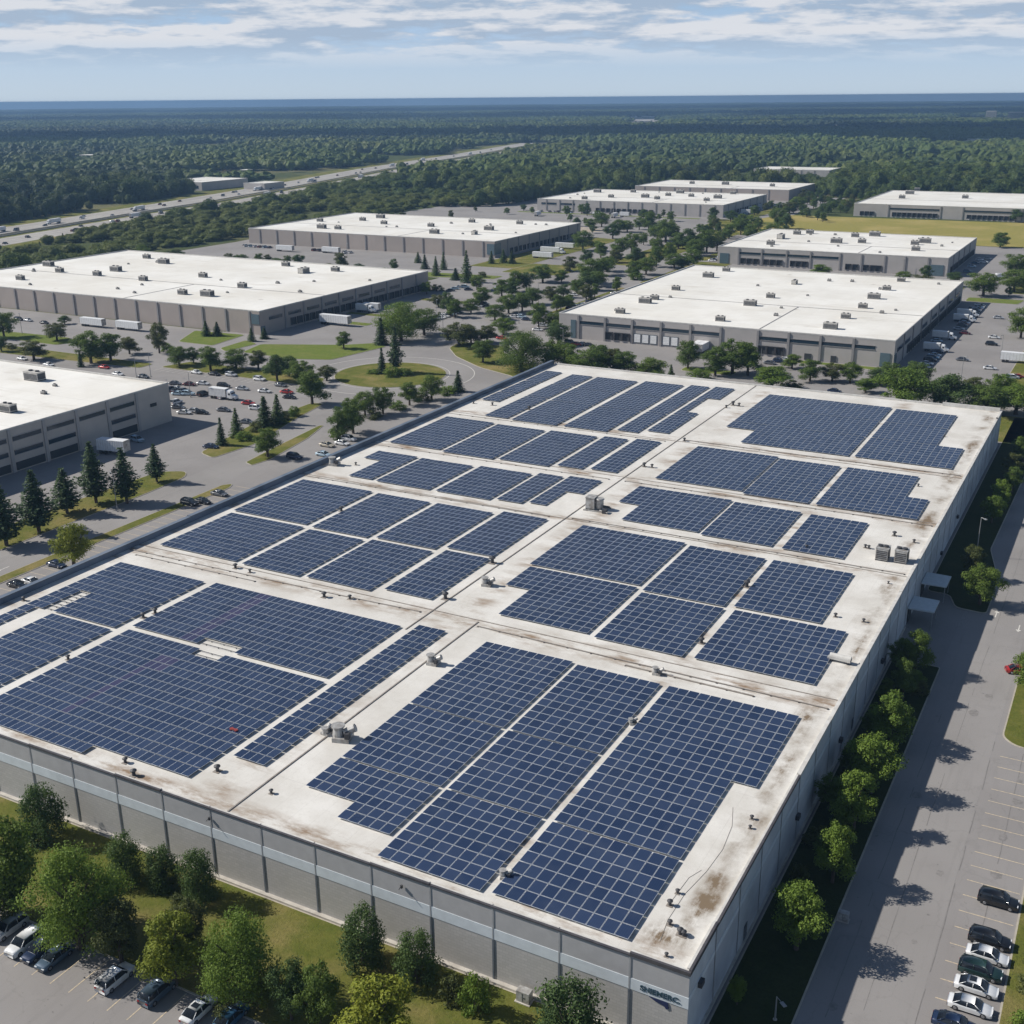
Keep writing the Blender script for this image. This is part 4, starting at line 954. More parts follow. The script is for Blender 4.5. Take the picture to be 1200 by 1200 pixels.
def truck(P,px,py,rz,lab,cat,group=None,s=1,z=1.5):
    p=G(px,py,z); o=P.get(); o.location=(p.x,p.y,.035); o.rotation_euler=(0,0,R(rz)); o.scale=(s,s,s); tag(o,lab,cat)
    if group: o['group']=group
    return o
tg='white box trailers'
truck(TR,109,379,0,'left one of two white box trailers before the pilastered beige warehouse','trailer',tg)
truck(TR,151,383,0,'right one of two white box trailers before the pilastered beige warehouse','trailer',tg)
truck(TR,393,377,0,'white box trailer standing out from the shaded docks of the beige warehouse','trailer',tg,1.15)
truck(BT,425,362,4,'white truck behind the box trailer at the shaded docks','truck'); truck(TRs,436,361,4,'short white trailer right of the truck at the shaded docks','trailer')
truck(TRs,133,526,10,'white box truck body parked between the pines and the taupe building','trailer',None,1.1)
truck(BTB,257,462,4,'white motorhome in the middle of the lot beyond the pines','motorhome',None,.95)
truck(TR,334,292,0,'leftmost white trailer before the blue-cornered warehouse','trailer',tg); truck(TR,388,294,0,'white trailer second from the left before the blue-cornered warehouse','trailer',tg)
truck(TR,662,289,0,'rear white trailer at the shaded docks of the blue-cornered warehouse','trailer',tg); truck(TK,645,294,0,'white truck between two trailers at the shaded docks of the blue-cornered warehouse','truck')
truck(TR,636,300,0,'nearest trailer at the shaded docks of the blue-cornered warehouse','trailer',tg)
for i,(px,py) in enumerate(((816,407),(826,406),(889,402))): truck(TR,px,py,-90,['white trailer left of its twin beside the dock trees','white trailer right of its twin beside the dock trees','white trailer backed to the right-hand docks behind the solar warehouse'][i],'trailer',tg,1,2)
for px,py,l in ((1092,407,'largest pale truck beside the shaded side wall behind the solar roof'),(1102,393,'second pale truck beside the shaded side wall behind the solar roof'),(1126,373,'third pale truck from the front beside the shaded side wall'),(1130,367,'farthest pale truck beside the shaded side wall')): truck(BTB,px,py,0,l,'truck','trucks beside the shaded wall',.85)
truck(TK,1195,421,0,'white truck at the right edge of the far right lot','truck')
for i,(px,py) in enumerate(((880,245),(874,249),(888,242),(893,238))): truck(TRs,px,py,0,f'white trailer beside the wide pale grey warehouse, {ORD[i]} from the front','trailer','trailers beside the wide pale warehouse')
for i,(px,py) in enumerate(((700,252),(720,253),(732,252),(630,251))): truck(TRs,px,py,90 if i%2 else 0,f'white trailer before the wide pale grey warehouse, number {["one","two","three","four"][i]} from its left end','trailer','trailers before the wide pale warehouse')
# highway traffic
hv=random.Random(5); kk=0; HWI=[]
for py,t in [(272,.30),(262,.24),(276,.66),(0,0)][:0]: pass
for k,(y,t) in enumerate([(480,.10),(515,.2),(545,.62),(560,.12),(590,.3),(600,.7),(628,.2),(650,.8),(668,.6),(690,.12),(700,.28),(720,.68),(748,.2),(770,.8),(790,.3),(815,.1),(830,.62),(850,.7),(865,.2),(880,.12),(900,.3),(925,.8),(940,.2),(965,.1),(980,.62),(1000,.28),(1030,.7),(1050,.2),(1085,.12),(1100,.6),(1130,.3),(1160,.8),(1190,.2),(1230,.1),(1270,.62),(1310,.3),(1360,.72),(1400,.2),(1450,.12),(1500,.6),(1560,.28),(1620,.7),(1700,.2),(1780,.12),(1850,.62),(1950,.2)]):
    HWI.append((y,t)); HWI.append((y+hv.uniform(8,22),(t+.5 if t<.5 else t-.5)+(.02 if t<.15 else 0)))
HWI=[(y,(.57 if .5<=t<.56 else .9 if t>.9 else t if not .37<t<.55 else .3)) for y,t in HWI]; HWI.sort()
for i,(y,t) in enumerate(HWI):
    a,c=hw_x(y); a2,c2=hw_x(y+10); x=a+(c-a)*t; rz=math.atan2(10,(a2+(c2-a2)*t)-x)
    if t<.5: side='near carriageway'
    else: side='far carriageway'; rz+=math.pi
    rk=(lambda n_: ORD[n_] if n_<30 else str(n_+1)+'th')(sum(1 for q in HWI[:i] if (q[1]<.5)==(t<.5)))
    if i%6==3:
        o=TK.get(); o.location=(x,y,.12); o.rotation_euler=(0,0,rz); tag(o,f'white articulated truck on the {side} of the highway, {rk} vehicle from the left there','truck','highway trucks')
    else:
        cc=hv.choice(['white','black','navy','silver','grey','dark red','white','black']); o=car(x,y,rz,hv.choice(['sedan','suv','suv','van']),cc,f'{cc} car on the {side} of the highway, {rk} vehicle from the left there','highway cars'); o.location.z=.12
o=BT.get(); p=G(103,275,1.5); o.location=(p.x,p.y,.1); o.rotation_euler=(0,0,R(100)); tag(o,'small white truck on the median side of the highway at far left','truck')

# ------------------------------------------------------------------ lamps
def mk_lamp(hh):
    def f():
        r=empty('light_pole'); b=MB(); b.tube((0,0,.6),(0,0,hh),.13,.08,MT['metalpole'],8); b.tube((0,0,0),(0,0,.6),.28,.28,MT['plinth'],10); b.obj('pole',r)
        b=MB(); b.tube((0,0,hh),(1.1,0,hh+.05),.05,.05,MT['metalpole'],6); b.obj('arm',r); b=MB(); b.box(1.0,-.25,hh-.06,1.9,.25,hh+.12,MT['metalpole']); b.obj('lamp_head',r); return r
    return Proto(f)
LP=mk_lamp(9.)
for px,py,l in ((1144,652,'light pole between the bushes beside the right road'),(908,1196,'light pole beside the small sapling in the shaded right lawn'),(1126,447,'tall light pole on the lot right of the warehouse behind'),(512,374,'light pole by the roundabout approach beside the big trees'),(160,443,'light pole behind the taupe building'),
    (26,391,'light pole on the lawn strip at far left'),(1057,322,'light pole before the low grey warehouse by the field'),(608,379,'light pole in the central lot'),(343,246,'tall pole beside the highway at left'),(368,232,'tall pole beside the highway, farther along')):
    p=G(px,py); o=LP.get(); o.location=(p.x,p.y,0); o.rotation_euler=(0,0,R(-40)); o.scale=(.85,.85,.36 if py==1196 else 1); tag(o,l,'light pole','light poles')
def mk_box():
    r=empty('utility_cabinet'); b=MB(); b.box(-.8,-.5,.1,.8,.5,1.5,MT['galv']); b.obj('cabinet',r); b=MB(); b.box(-.95,-.65,0,.95,.65,.1,MT['plinth']); b.obj('base_slab',r)
    b=MB(); b.box(-.04,-.53,.25,.0,-.502,1.35,MT['hdark']); b.box(.15,-.54,.7,.25,-.503,.9,MT['hdark']); b.obj('cabinet_door',r); return r
UC=Proto(mk_box)
p=G(616,1172); o=UC.get(); o.location=(p.x,p.y-.3,.16); tag(o,'pale utility box at the foot of the front wall near the olive shrubs','cabinet')
p=G(1004,1082); o=UC.get(); o.location=(9.6,29,.03); o.scale=(.8,.8,.8); tag(o,'dark utility box on the shaded road edge at right','cabinet')

# ------------------------------------------------------------------ trees
def quads(b, pts, size, m, rnd, droop=0.):
    for c,nrm in pts:
        n=(nrm+Vector((rnd.gauss(0,.5),rnd.gauss(0,.5),rnd.gauss(0,.5)+.25))).normalized()
        t=n.orthogonal().normalized(); t.rotate(Matrix.Rotation(rnd.uniform(0,6.28),3,n)); w=n.cross(t)
        a=size*rnd.uniform(.6,1.3); e=a*rnd.uniform(.5,.9)
        b.face([c-t*a*.5, c+w*e*.45-t*.1*a, c+t*a*.55-n*a*.15, c-w*e*.5+t*.08*a], m)
def mk_tree(kind, seed, Ht=8., Wd=6., n=8500, size=.25, lobes=26, base=.22, shape='round'):
    def f():
        rnd=random.Random(seed); r=empty('tree' if shape!='shrub' else 'shrub')
        b=MB(); mb=MT['bark']
        ctr=[]
        for i in range(lobes):
            t=(i+.5)/lobes; z=base+(1-base)*(.06+.9*t); 
            if shape=='round': prof=math.sqrt(max(0,1-((t-.42)/.62)**2))
            elif shape=='oval': prof=math.sqrt(max(0,1-((t-.38)/.66)**2))*.9
            else: prof=math.sqrt(max(0,1-((t-.3)/.75)**2))*1.12
            a=i*2.4+rnd.uniform(-.6,.6); rr=prof*(rnd.uniform(.3,1.02) if shape!='shrub' else rnd.uniform(.6,.85))
            lr=(rnd.uniform(.10,.25) if shape!='shrub' else rnd.uniform(.17,.28))*Wd*(.65+.4*prof)
            ctr.append((Vector((math.cos(a)*rr*Wd*.42,math.sin(a)*rr*Wd*.42,z*Ht-lr*.25)),lr))
        ctr.append((Vector((rnd.uniform(-.05,.05)*Wd,rnd.uniform(-.05,.05)*Wd,Ht*(base+(1-base)*.42))),Wd*.27))
        tot=sum(c[1]**2 for c in ctr)
        for c,lr in ctr:
            pts=[]
            for k in range(int(n*lr*lr/tot)):
                d=Vector((rnd.gauss(0,1),rnd.gauss(0,1),rnd.gauss(0,1)+.15)).normalized(); q=lr*(rnd.random()**.45)*rnd.uniform(.8,1.12)
                p=c+Vector((d.x*q,d.y*q,d.z*q*.8))
                if p.z<.12*Ht and shape!='shrub': continue
                p.z=max(p.z,.05)
                pts.append((p,d))
            quads(b,pts,size,LF[kind],rnd)
        cr=b.obj('crown',r)
        b=MB(); tz=Ht*(base+.32); b.tube((0,0,0),(0,0,tz*.5),Wd*.035+.05,Wd*.028+.03,mb,8); b.tube((0,0,tz*.5),(.1,.05,tz),Wd*.028+.03,Wd*.014,mb,7)
        for c,lr in ctr[::2]:
            s_=Vector((0,0,min(tz*.95,max(Ht*base*.8,c.z*.5)))); mid=(s_+c)/2+Vector((0,0,.15)); b.tube(s_,mid,Wd*.016,Wd*.010,mb,5,False); b.tube(mid,c,Wd*.010,Wd*.004,mb,5,False)
        b.obj('trunk',r)
        r['H']=Ht; r['W']=Wd; return r
    return Proto(f)
def mk_conifer(kind, seed, Ht=10., Wd=4.6, tiers=17, loose=False):
    def f():
        rnd=random.Random(seed); r=empty('conifer_tree'); b=MB()
        z0=.14 if loose else .03
        for i in range(tiers):
            t=i/(tiers-1); z=Ht*(z0+(1-z0)*t*.97); rad=Wd*.5*((1-t)**.8)*(rnd.uniform(.72,1.12) if loose else rnd.uniform(.9,1.05))+.08
            if loose: rad*=min(1,.55+t*3)
            nb=int(8+rad*3.8)
            for k in range(nb):
                a=6.283*k/nb+rnd.uniform(-.25,.25)+i; L_=rad*rnd.uniform(.75,1.1); dz=-.22*L_ if not loose else .12*L_
                dirv=Vector((math.cos(a),math.sin(a),0))
                m=max(4,int(L_*9))
                for q in range(m):
                    u=(q+.5)/m; c=dirv*(L_*u)+Vector((0,0,z+dz*u-.1*u*u+rnd.uniform(-.12,.12)))
                    sd=Vector((-dirv.y,dirv.x,0))*rnd.uniform(-.34,.34)*(1.25-u)
                    quads(b,[(c+sd,Vector((dirv.x*.4,dirv.y*.4,.8)))],.40,LF[kind],rnd)
        b.obj('crown',r)
        b=MB(); b.tube((0,0,0),(0,0,Ht*.6),.2,.12,MT['bark'],8); b.tube((0,0,Ht*.6),(0,0,Ht*.97),.12,.03,MT['bark'],6)
        b.obj('trunk',r); r['H']=Ht; r['W']=Wd; return r
    return Proto(f)
TP={}
for kd in ('green','bright','yellow','olive','dark'):
    TP[kd]=[mk_tree(kd,11+i*7+len(kd),shape=['round','oval','round'][i%3],lobes=[24,20,28][i%3]) for i in range(2 if kd in('yellow','olive') else 3)]
TP['big']=[mk_tree('green',91,9,9,20000,.21,44,.12),mk_tree('bright',95,9,9,20000,.21,46,.12)]
TP['pine']=[mk_conifer('pine',3,10,5,21,True),mk_conifer('pine',4,10,5,19,True)]
TP['cone']=[mk_conifer('pine',8,9,4,20),mk_conifer('dark',9,8,4.4,18)]
TP['shrub']=[mk_tree('dark',61,4.6,4.2,9000,.17,26,.02,'shrub'),mk_tree('dark',62,4.6,4.,9000,.17,28,.02,'shrub')]
TP['bush']=[mk_tree('olive',71,2.4,2.6,1800,.2,12,.02,'shrub'),mk_tree('bright',73,2.4,2.6,1800,.2,12,.02,'shrub')]
DESC={'green':'mid-green leafy tree','bright':'bright green leafy tree','yellow':'yellow-green leafy tree','olive':'olive-toned leafy tree','dark':'dark green leafy tree','big':'broad full-crowned tree',
      'pine':'loose-branched dark pine','cone':'dense cone-shaped conifer','shrub':'dense dark rounded evergreen shrub','bush':'low rounded bush'}
tcount=0; tr=random.Random(12)
def tree(kind, px, top, bot, wpx, lab, group, P=None, h=None):
    global tcount
    tcount+=1
    k=TP[kind][tcount%len(TP[kind])]
    if P is None: P=G(px,bot); h=height_for(P,top); 
    w=wpx*mpp(P)*(1.2 if kind not in('cone','pine') and (P-CAM).length>330 else 1)
    o=k.get(); H0,W0=o['H'],o['W']
    o.location=(P.x,P.y,.05); sx=w/(W0*(.95 if kind!='shrub' else .80))*(1.12 if kind=='pine' else 1); o.scale=(sx,sx,h/H0); o.rotation_euler=(0,0,tr.uniform(0,6.28))
    cat={'pine':'pine tree','cone':'conifer','shrub':'shrub','bush':'bush'}.get(kind,'tree')
    tag(o,lab,cat,group); o.name={'pine':'pine_tree','cone':'conifer_tree','shrub':'shrub','bush':'bush'}.get(kind,'leafy_tree')
    return o
def trees(ctx, group, items):
    items=sorted(items,key=lambda t:t[1])
    for i,(k,x,t,b_,w) in enumerate(items):
        tree(k,x,t,b_,w,f'{DESC[k]} {ctx}'+(f', {ORD[i]} from the left' if len(items)>1 else ''),group)
# front lawn, one by one
for k,x,t,b_,w,l in [('shrub',53,921,982,42,'rounded dark evergreen against the front wall, farthest left of its row'),('shrub',149,978,1034,36,'rounded dark evergreen against the front wall, second from the left'),('shrub',192,991,1040,33,'smallest rounded evergreen against the front wall, third from the left'),
    ('shrub',234,996,1056,37,'rounded dark evergreen fourth from the left, below the small dark wall lamp'),('shrub',426,1065,1132,44,'rounded dark evergreen against the front wall, left one of the middle pair'),('shrub',488,1091,1152,42,'rounded dark evergreen against the front wall, right one of the middle pair'),
    ('shrub',666,1154,1235,72,'largest dark evergreen against the front wall, cut by the bottom edge'),('bush',528,1141,1173,32,'low green bush beside an olive one at the front wall'),('bush',558,1140,1186,34,'olive low bush beside the pale utility box'),
    ('green',22,958,1078,84,'tall mid-green tree at the left edge of the front lawn'),('big',95,996,1112,112,'broadest bright green tree of the front lawn, above the parked cars'),('olive',143,1054,1128,58,'dull olive tree right of the broadest tree on the front lawn'),
    ('yellow',206,1074,1155,72,'striking yellow-green tree on the front lawn'),('olive',222,1052,1112,48,'olive tree just behind the striking yellow-green one'),('big',284,1074,1172,92,'full mid-green tree right of the yellow-green one'),
    ('yellow',307,1141,1180,30,'small yellowish tree at the foot of the full mid-green one'),('dark',342,1128,1196,48,'dark tree in shade right of the small yellowish one'),('green',375,1130,1204,54,'mid-green tree at the bottom edge, left of the large yellow-green crown'),
    ('yellow',446,1153,1230,96,'large yellow-green crown cut by the bottom edge of the photo'),('bush',262,1178,1196,24,'low bush at the kerb beside the white saloon'),('dark',-20,1000,1075,60,'dark tree just beyond the left edge of the front lawn'),('olive',15,1030,1082,40,'small olive tree beneath the tall tree at the left edge')]:
    tree(k,x,t,b_,w,l,'plants on the front lawn')
RT='trees between the side wall and the right road'
for k,P,h,w,l in [('bright',(6.0,21),9.0,6.4,'nearest and largest tree in the row along the shaded side wall'),('bright',(6.7,35.4),8.9,5.2,'second tree from the front in the row along the shaded side wall'),('bright',(6.4,48.4),8.9,6.0,'third tree from the front in the row along the shaded side wall'),('bright',(6.6,58.6),9.2,7.0,'fourth tree from the front in the row along the shaded side wall'),
    ('bright',(6.2,73.5),9.0,7.0,'fifth tree from the front in the row along the shaded side wall'),('green',(5.2,89),7.6,4.6,'small tree sixth from the front in the row along the shaded side wall'),('green',(5.2,100),8.0,5.4,'tree just before the dock canopies in the row along the side wall'),
    ('green',(11.1,135.5),8.6,7.4,'full tree on the grass island beside the dock apron'),('olive',(7.8,149),7.4,5.6,'smaller tree behind the full tree of the dock island'),('bright',(7,186),7,4.8,'small tree along the far part of the side wall'),('bright',(7.2,199),7.2,5,'slim tree far along the side wall'),('green',(8.5,212),7,5.4,'larger tree far along the side wall'),
    ('olive',(7,226),6.5,6,'olive tree near the far right roof corner'),('green',(8.2,240),8,7,'tree right of the far right roof corner'),('green',(12.5,252),9,8,'tall tree beyond the far right roof corner'),('bright',(2.6,9.2),3.8,2.0,'small sapling in the shaded lawn near the front right corner'),
    ('green',(23.6,101),8,6.5,'tree on the grass peninsula at the right edge'),('green',(25.6,110),8.5,6.5,'rear tree on the grass peninsula at the right edge')]:
    tree(k,0,0,0,0,l,RT,Vector((P[0],P[1],0)),h) if 0 else None
    tcount+=1; q=TP[k][tcount%len(TP[k])].get(); q.location=(P[0],P[1],.1); q.scale=(w/(q['W']*.92),w/(q['W']*.92),h/q['H']); q.rotation_euler=(0,0,tr.uniform(0,6)); q.name='leafy_tree'; tag(q,l,'tree',RT)
for i,(x,y,w,h) in enumerate(((31,26,3,2.2),(31.5,20,3.4,2.4),(30.8,31,2.2,1.6),(33,15,3,2.5),(31,36,2.4,1.4))):
    q=TP['bush'][i%2].get(); q.location=(x,y,.1); q.scale=(w/2.4,w/2.4,h/2.4); q.name='bush'; tag(q,f'low bush on the grass right of the right car park, {["middle","second nearest","second farthest","nearest","farthest"][i]} of five','bush','bushes beyond the right kerb')
trees('in the row left of the solar warehouse','pines beside the taupe building',[('pine',8,566,640,50),('pine',46,550,624,50),('pine',79,548,602,42),('pine',113,517,590,42),('pine',149,524,590,40),('pine',184,520,565,28)])
tree('yellow',87,614,664,50,'lone bright yellow-green tree beside the left parapet','single trees by the left parapet')
trees('among the conifers beyond the pine row','conifers by the lot entrance',[('cone',260,489,522,16),('cone',278,478,512,21),('cone',311,464,500,26),('cone',326,462,497,24)])
tree('green',314,501,536,32,'round mid-green tree on the tip of the long grass median','single trees by the left parapet')
trees('in the row before parked cars','tree row at mid left',[('green',210,406,429,23),('dark',227,407,426,15),('green',247,406,435,29),('green',277,409,433,26),('olive',303,410,433,22),('dark',325,416,447,26),('green',339,417,441,22),('green',354,422,452,27),('green',366,434,474,35)])
trees('on the lawns before the pilastered beige warehouse','trees before the beige warehouse',[('olive',187,377,414,21),('cone',242,376,394,15),('cone',255,377,394,15),('cone',295,384,400,12),('cone',310,384,397,13),('green',403,388,409,18)])
trees('behind the taupe building at left','trees behind the taupe building',[('green',5,365,396,26),('dark',2,393,412,14),('olive',40,399,422,32),('olive',67,378,399,25),('bush',14,402,409,10),('dark',76,370,380,13),('green',107,388,426,36),('green',130,390,423,32),('olive',152,395,415,23),('cone',95,411,430,10)])
trees('between the roundabout and the left parapet','trees along the left parapet',[('green',404,476,514,26),('green',414,466,508,30),('green',428,459,488,24),('green',449,453,485,24),('green',480,448,475,24),('green',506,440,469,25),('cone',537,434,459,18)])
trees('standing in the roundabout','trees of the roundabout',[('cone',448,407,438,15),('pine',464,382,437,22),('bush',460,430,441,18),('bush',474,431,440,14),('bush',438,433,438,14)])
trees('between the roundabout and the beige warehouse docks','trees above the roundabout',[('cone',447,372,404,20),('big',470,353,400,46),('green',497,362,393,34)])
trees('of the two close together before the docks','two trees before the docks',[('dark',525,342,367,15),('green',533,350,372,21)])
trees('in the group above the central lot','trees above the central lot',[('cone',490,295,308,11),('cone',498,298,315,12),('cone',511,300,323,13),('cone',520,295,316,11),('cone',547,293,331,19),('cone',534,314,328,15),('green',559,322,340,15),('green',565,336,359,23),('green',588,327,347,21),('green',604,317,342,22),('dark',617,318,341,16),('green',636,310,331,27),('cone',576,294,309,10),('cone',590,292,308,12),('cone',600,294,309,12),('bush',565,318,325,10),('bush',512,333,341,12)])
trees('in the central tree-lined lot','trees of the central lot',[('green',580,357,375,21),('green',596,345,367,24),('green',612,343,365,22),('green',631,354,385,21),('olive',645,335,351,19),('dark',660,333,349,15),('green',666,347,363,17),('green',676,328,344,16),('olive',571,381,402,24),('olive',538,378,405,38),('green',566,398,425,26),('big',611,388,436,50),('dark',654,378,404,26),('olive',552,384,402,24)])
trees('of the row behind the far roof edge','trees behind the far roof edge',[('green',648,398,432,36),('green',668,402,436,26),('green',690,410,442,40),('green',731,411,440,34),('green',763,420,444,32),('cone',786,427,448,15),('green',806,399,432,25),('green',858,397,438,40),('green',876,402,440,32),('bright',904,430,457,42),('green',949,421,447,27),('olive',975,425,447,25),('green',996,424,449,23),('bright',1014,443,460,22),('green',1075,424,452,30),('bright',1057,430,480,52),('dark',1110,439,482,44),('green',1155,452,486,46),('bright',1190,450,486,44),('dark',772,436,450,16),('bush',930,446,456,16),('bush',715,432,444,18)])
trees('between the two large warehouses at upper centre','trees at upper centre',[('green',683,270,294,22),('green',704,284,302,17),('green',725,279,302,21),('green',740,272,296,19),('green',754,272,287,11),('green',705,249,266,17),('green',725,257,272,14),('green',760,248,272,19),('green',780,256,284,28),('dark',806,268,296,22),('green',828,268,296,23),('green',769,288,313,17),('green',783,283,304,13),('dark',687,292,309,14),('green',691,303,332,27),('green',706,302,323,23),('green',742,305,327,19),('olive',675,327,342,15),('olive',687,333,354,19),('green',812,292,312,21),('green',790,297,315,21),('bush',700,282,289,14),('bush',747,318,328,14),('green',800,300,315,20)])
trees('behind the wide centre warehouse front','trees before the wide warehouse',[('dark',688,238,253,10),('green',762,247,262,11),('dark',835,243,258,12),('dark',856,246,260,13),('green',869,250,266,16),('green',854,262,280,15),('green',845,270,285,16),('green',868,255,275,16),('green',880,262,282,18),('green',893,268,284,18),('green',912,243,268,17),('dark',921,250,272,15),('green',905,262,282,20),('bush',880,252,262,16),('olive',925,236,250,16),('green',935,230,245,16),('green',820,262,274,12),('green',835,252,264,12)])
trees('beside the road at far right','trees at far right',[('green',1152,319,347,34),('green',1188,316,342,32),('green',1190,297,323,26),('green',1196,360,396,28),('dark',1085,311,328,14),('dark',1117,318,336,14),('green',1172,272,290,21),('olive',1080,322,334,22),('green',1058,318,332,18),('bright',962,310,322,24),('dark',1190,245,260,18)])
# small trees over the far lots: nothing tells these apart
fr_=random.Random(31)
for k in range(150):
    for _ in range(30):
        x=fr_.uniform(-330,-200); y=fr_.uniform(330,860)
        zone=fr_.random()
        if zone<.45: x=fr_.uniform(-278,-200); y=fr_.uniform(860,1100)
        elif zone<.62: x=fr_.uniform(-540,-300); y=fr_.uniform(690,855)
        elif zone<.8: x=fr_.uniform(-540,-330); y=fr_.uniform(440,480)
        elif zone<.9: x=fr_.uniform(-275,-200); y=fr_.uniform(600,860)
        else: x=fr_.uniform(-30,25); y=fr_.uniform(530,740)
        if -233<x<-217 and y<860: continue
        break
    kd=['green','dark','olive','green'][k%4]; tcount+=1
    q=TP[kd][tcount%len(TP[kd])].get(); h=fr_.uniform(5,9.5); w=h*fr_.uniform(.75,1.1); q.location=(x,y,0); q.scale=(w/(q['W']*.92),w/(q['W']*.92),h/q['H']); q.rotation_euler=(0,0,fr_.uniform(0,6)); q.name='leafy_tree'
    tag(q,'small leafy tree scattered among the distant warehouse lots','tree','scattered trees of the distant lots')

def lotcars(n,x0,y0,dx,dy,rz,skip,ctx,grp,seed):
    r=random.Random(seed); k=0
    for i in range(n):
        if r.random()<skip: continue
        cc=r.choice(['white','black','silver','grey','navy','white','light blue','dark red','black'])
        car(x0+dx*i,y0+dy*i,R(rz+r.uniform(-2,2)),r.choice(['sedan','suv']),cc,f'{cc} car {ctx}, {ORD[k]} from its near end',grp); k+=1
for x0,y0,n,rz,dy,ctx,grp in [(-252,330,24,0,3.1,'in the far left bay row','cars in the left bay row'),(-208,400,22,0,3.1,'in the bay row by the through road','cars by the through road'),(-205,600,26,0,3.4,'west of the field warehouse','cars west of the field warehouse'),(-278,880,28,0,4.,'in the shade beside the wide pale warehouse','cars beside the wide pale warehouse')]:
    lotcars(n,x0,y0,0,dy,rz,.45,ctx,grp,int(y0))
for y0,n,ctx,grp in [(852,28,'before the wide pale warehouse','cars before the wide pale warehouse'),(540,24,'before the blue-cornered warehouse','cars before the blue-cornered warehouse')]:
    lotcars(n,-450 if y0==852 else -520,y0,4.2,0,90,.5,ctx,grp,int(y0))
for p,m in [([(-258,325),(-256,325),(-256,410),(-258,410)],'grass'),([(-214,395),(-211,395),(-211,480),(-214,480)],'grass'),([(-300,330),(-272,330),(-272,336),(-300,336)],'grass2'),([(-300,352),(-262,352),(-262,357),(-300,357)],'grass'),([(-290,400),(-262,400),(-262,406),(-290,406)],'grass'),
            ([(-212,500),(-190,500),(-190,595),(-212,595)],'grass'),([(-216,600),(-209,600),(-209,745),(-216,745)],'grass'),([(-262,560),(-236,560),(-236,760),(-262,780)],'grass'),([(-280,790),(-236,770),(-236,840),(-285,850)],'grass'),([(-275,862),(-262,862),(-262,1090),(-275,1090)],'grass'),
            ([(-470,842),(-300,842),(-300,848),(-470,848)],'grass2'),([(-330,520),(-300,520),(-300,680),(-330,690)],'grass')]:
    lawn(p,m,1.5)
sheet('gravel_yard',[(-545,700),(-350,700),(-330,735),(-400,770),(-545,765)],.045,'gravel')
sheet('gravel_yard',[(-540,440),(-520,440),(-520,465),(-540,465)],.045,'gravel')
gb=random.Random(8)
for i in range(26):
    kd=['bush','green','dark','olive'][i%4]; x,y=[(gb.uniform(-258,-256),gb.uniform(326,408)),(gb.uniform(-213.5,-211.5),gb.uniform(396,478)),(gb.uniform(-261,-238),gb.uniform(562,760)),(gb.uniform(-274,-263),gb.uniform(864,1085))][i%4]
    q=TP[kd][i%2].get(); h=gb.uniform(1.6,2.6) if kd=='bush' else gb.uniform(5,8.5); w_=h*1.1 if kd=='bush' else h*.9
    q.location=(x,y,.1); q.scale=(w_/q['W'],w_/q['W'],h/q['H']); q.name='bush' if kd=='bush' else 'leafy_tree'; tag(q,'small leafy tree scattered among the distant warehouse lots' if kd!='bush' else 'low bush on a distant lot island among the warehouses','bush' if kd=='bush' else 'tree','scattered trees of the distant lots' if kd!='bush' else 'bushes of the distant lots')

trees('on the central lot islands','second set of central trees',[('green',500,330,345,15),('olive',514,345,360,18),('green',552,350,367,18),('dark',600,330,348,20),('green',624,337,357,22),('bright',590,372,392,24),('green',648,365,386,24),('dark',690,318,340,22),('green',700,318,336,20),('green',712,300,318,20),('olive',722,292,308,18),('dark',745,290,310,20),('green',757,302,322,22),('green',735,258,272,16),('dark',718,262,280,18),('green',692,256,270,14),('olive',668,300,318,18),('green',658,316,332,16),('dark',770,262,282,20),('green',795,272,292,20),('green',815,280,300,22),('olive',840,276,294,18)])
trees('among the verge bushes left of the roundabout','verge bushes left of the roundabout',[('bush',196,402,412,12),('bush',270,428,437,14),('bush',318,425,436,15),('olive',383,428,446,20),('bush',396,498,514,18),('bush',440,478,490,16),('bush',466,470,480,16),('bush',494,460,470,16),('bush',524,452,462,18),('bush',330,480,492,14),('bush',300,494,505,14),('bush',286,505,516,15),('bush',345,476,488,12)])
trees('in the strip beyond the far roof edge','strip north of the right road',[('green',928,415,432,22),('dark',1030,432,452,24),('green',1044,425,446,26),('olive',1140,442,470,30),('bright',1172,438,470,32),('dark',1095,446,474,28),('green',838,408,440,30),('olive',718,408,438,26),('green',702,404,436,30),('bush',748,430,442,20),('bush',820,432,444,22)])
row('in the first bays behind the taupe building corner','cars behind the taupe corner',[(238,449,'sedan','white'),(262,452,'suv','black'),(284,455,'sedan','silver'),(310,458,'sedan','white'),(262,480,'sedan','grey'),(300,478,'suv','white')],R(10))
row('beside the light strip right of the far lot','cars right of the far lot',[(1165,395,'sedan','white',0),(1162,403,'suv','black',0),(1170,372,'sedan','silver',0),(1160,431,'sedan','white',0),(1128,421,'sedan','grey',0)],0)

